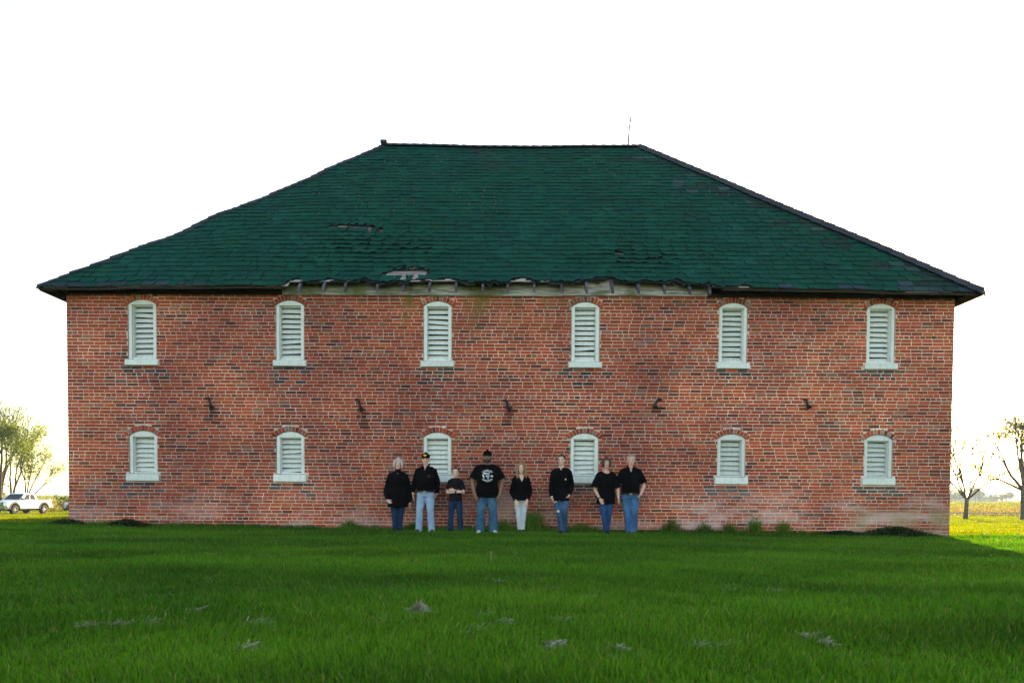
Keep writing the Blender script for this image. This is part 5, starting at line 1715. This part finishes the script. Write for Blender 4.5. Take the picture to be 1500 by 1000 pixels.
person('woman with brown bob in loose black top holding a hand', 2.05, -.70, 1.665, P7)
P8 = dict(seed=8, yaw=-0.10, turn=0.06, g=1.10, belly=.035, shw=1.04, ax=.90, hh=.240, facew=1.03, skin=PINK, brow=(.22, .17, .14), armk=1.1,
          arms={-1: (I(-.300, .02, 1.06), I(-.288, -.06, .80), (-.02, -.10, -1), (.9, .3, 0), .7), 1: (I(.315, .05, 1.06), I(.235, -.03, .875), (-.5, -.1, -.8), (-1, .2, 0), .4)},
          legs={-1: (I(-.065, -.03, .47), I(-.005, -.03, .07)), 1: (I(.085, .0, .47), I(.065, .03, .07))}, toe={-1: -.15, 1: .35},
          shirt=dict(hem=.91, sleeve='short', sl=.78, infl=.020, hemw=1.0, collar='polo', v=.13, vw=.042, sleeve_infl=.022, mat=M_BLACK), jeans=dict(mat=MID2, infl=.020, ank=.075, waist=.99), belt=.895,
          hair=dict(kind='short', mat=HGB, lo=.64, cut=.045, infl=.006), shoe=M_SHOE_BROWN)
person('grey haired man in black short sleeved polo, belt and blue jeans', 2.59, -.70, 1.735, P8)

# small things on the clothes
patch(P2, 'chest_emblem', M_REDTH, .095, 1.225, .05, .028)
patch(P6, 'chest_patch', M_WHITETH, .10, 1.185, .026, .030)
def trinket(P, name, mat, p, r):
    m = MB(); m.ball(p, r, r * .7, r * 1.3); m.build(name, mat, P['root'])
q = P1['onto'](chest_tree(P1), 0, 1.27, .008)
if q: trinket(P1, 'pendant', M_BUCKLE, q, .013)
for sd in (-1, 1): trinket(P1, 'earring', M_BUCKLE, P1['hp'](sd * .083, .0, .33), .009)
def band(P, name, mat, sd, t, r, w):
    e, wr = P['arms'][sd][0], P['arms'][sd][1]
    c = e.lerp(wr, t); d = (wr - e).normalized()
    m = MB(); m.tube([tuple(c - d * w), tuple(c + d * w)], r, None, 16, caps=0); m.build(name, mat, P['root'])
band(P3, 'wristwatch', M_BELT, -1, .93, .034, .016)
band(P5, 'bracelet', M_BUCKLE, -1, .95, .034, .009)
band(P7, 'bracelet', M_BELT, -1, .95, .036, .008)

# print on the big man's t-shirt: lettering in two arcs round a bird's head and wing
def tee_print():
    tr = chest_tree(P4); cx, cz = .0, 1.245
    def text_mesh(word, size):
        cu = bpy.data.curves.new('t', 'FONT'); cu.body = word; cu.size = size; cu.align_x = 'CENTER'; cu.offset = .0012
        o = bpy.data.objects.new('t', cu); COL.objects.link(o)
        dg = bpy.context.evaluated_depsgraph_get(); dg.update()
        me = bpy.data.meshes.new_from_object(o.evaluated_get(dg))
        bpy.data.objects.remove(o); bpy.data.curves.remove(cu)
        v = [tuple(a.co) for a in me.vertices]; f = [tuple(q.vertices) for q in me.polygons]; bpy.data.meshes.remove(me)
        return v, f
    def put(m, pts, f):
        q = [P4['onto'](tr, cx + a, cz + b, .005) for a, b in pts]
        ok = [i for i, t in enumerate(q) if t is not None]
        if len(ok) == len(q): m.add([tuple(t) for t in q], f)
    m = MB()
    v, f = text_mesh('HARLEY', .062); R_ = .135
    put(m, [((R_ + b) * math.sin(a / R_ * .9), (R_ + b) * math.cos(a / R_ * .9) - .05) for a, b, _ in v], f)
    v, f = text_mesh('DAVIDSON', .050); R_ = .150
    put(m, [((R_ - b) * math.sin(a / R_), -(R_ - b) * math.cos(a / R_) + .02) for a, b, _ in v], f)
    m.build('lettering', M_WHITETH, P4['so'])
    m = MB()
    wing = [(-.10, .045), (-.06, .062), (.0, .058), (.06, .05), (.03, .035), (-.02, .036), (-.07, .025)]
    put(m, wing, [tuple(range(len(wing)))])
    w2 = [(-.11, .02), (-.08, .018), (-.065, -.02), (-.06, -.06), (-.085, -.035), (-.105, -.005)]
    put(m, w2, [tuple(range(len(w2)))])
    w3 = [(.065, -.005), (.10, .012), (.12, -.008), (.115, -.03), (.09, -.022), (.07, -.03)]
    put(m, w3, [tuple(range(len(w3)))])
    m.build('bird_wing', M_WHITETH, P4['so'])
    m = MB()
    hd = [(-.045, -.01), (-.02, .02), (.02, .026), (.05, .012), (.058, -.012), (.045, -.008), (.035, -.02), (.03, -.07), (.01, -.085), (-.005, -.06), (-.015, -.03)]
    put(m, hd, [tuple(range(len(hd)))])
    m.build('bird_head', M_BLUEPR, P4['so'])
tee_print()
# ------------------------------------------------------------------ camera, sky, sun
cam = bpy.data.cameras.new('camera'); co_ = bpy.data.objects.new('camera', cam); COL.objects.link(co_)
cam.sensor_width = 36; cam.lens = 36 * 1050 / 1500; cam.shift_y = 0.1721; cam.clip_start = 0.05; cam.clip_end = 9000
th, ro = rad(1.7), rad(0.33)
fw = Vector((0, math.cos(th), -math.sin(th))); u0 = Vector((0, math.sin(th), math.cos(th))); r0 = Vector((1, 0, 0))
R_ = r0 * math.cos(ro) + u0 * math.sin(ro); U_ = -r0 * math.sin(ro) + u0 * math.cos(ro)
co_.matrix_world = Matrix(((R_.x, U_.x, -fw.x, CAM[0]), (R_.y, U_.y, -fw.y, CAM[1]), (R_.z, U_.z, -fw.z, CAM[2]), (0, 0, 0, 1)))
cam.dof.use_dof = True; cam.dof.focus_distance = 15.8; cam.dof.aperture_fstop = 4.0
SC.camera = co_

AZ, EL = rad(22), rad(17)
sd_ = Vector((math.sin(AZ) * math.cos(EL), math.cos(AZ) * math.cos(EL), math.sin(EL)))
sun = bpy.data.lights.new('sun', 'SUN'); sun.energy = 5.0; sun.angle = rad(0.5); sun.color = (1.0, 0.86, 0.56)
so_ = bpy.data.objects.new('sun', sun); COL.objects.link(so_); so_.location = (10, 20, 30)
so_.rotation_euler = sd_.to_track_quat('Z', 'Y').to_euler()
W = bpy.data.worlds.new('World'); SC.world = W; W.use_nodes = True
nt = W.node_tree; bg = nt.nodes['Background']
sky = nt.nodes.new('ShaderNodeTexSky'); sky.sky_type = 'NISHITA'; sky.sun_disc = False
sky.sun_elevation = EL; sky.sun_rotation = AZ; sky.altitude = 200; sky.air_density = 1.0; sky.dust_density = 0.8; sky.ozone_density = 1.0
nt.links.new(sky.outputs[0], bg.inputs['Color']); bg.inputs['Strength'].default_value = 0.13
vs_ = SC.view_settings
vs_.view_transform = 'Standard'; vs_.look = 'None'; vs_.gamma = 1.0; vs_.use_curve_mapping = False; vs_.exposure = 2.15
vs_.use_white_balance = True; vs_.white_balance_temperature = 8400; vs_.white_balance_tint = 10
SC.cycles.max_bounces = 6; SC.cycles.transparent_max_bounces = 8; SC.cycles.use_denoising = True
SC.cycles.sample_clamp_indirect = 6.0

# the air: far things fade to blue
hz = MB(); hz.box(-3300, 3300, -700, 3300, -3.4, 21.0)
hm = bpy.data.materials.new('air'); hm.use_nodes = True; t_ = hm.node_tree; t_.nodes.clear()
o_ = t_.nodes.new('ShaderNodeOutputMaterial'); v_ = t_.nodes.new('ShaderNodeVolumePrincipled')
v_.inputs['Color'].default_value = (0.62, 0.78, 1.0, 1); v_.inputs['Density'].default_value = 0.00024; v_.inputs['Anisotropy'].default_value = 0.2
t_.links.new(v_.outputs[0], o_.inputs['Volume'])
tag(hz.build('haze', hm), 'pale blue haze hanging in the air over the fields', 'haze', kind='stuff')
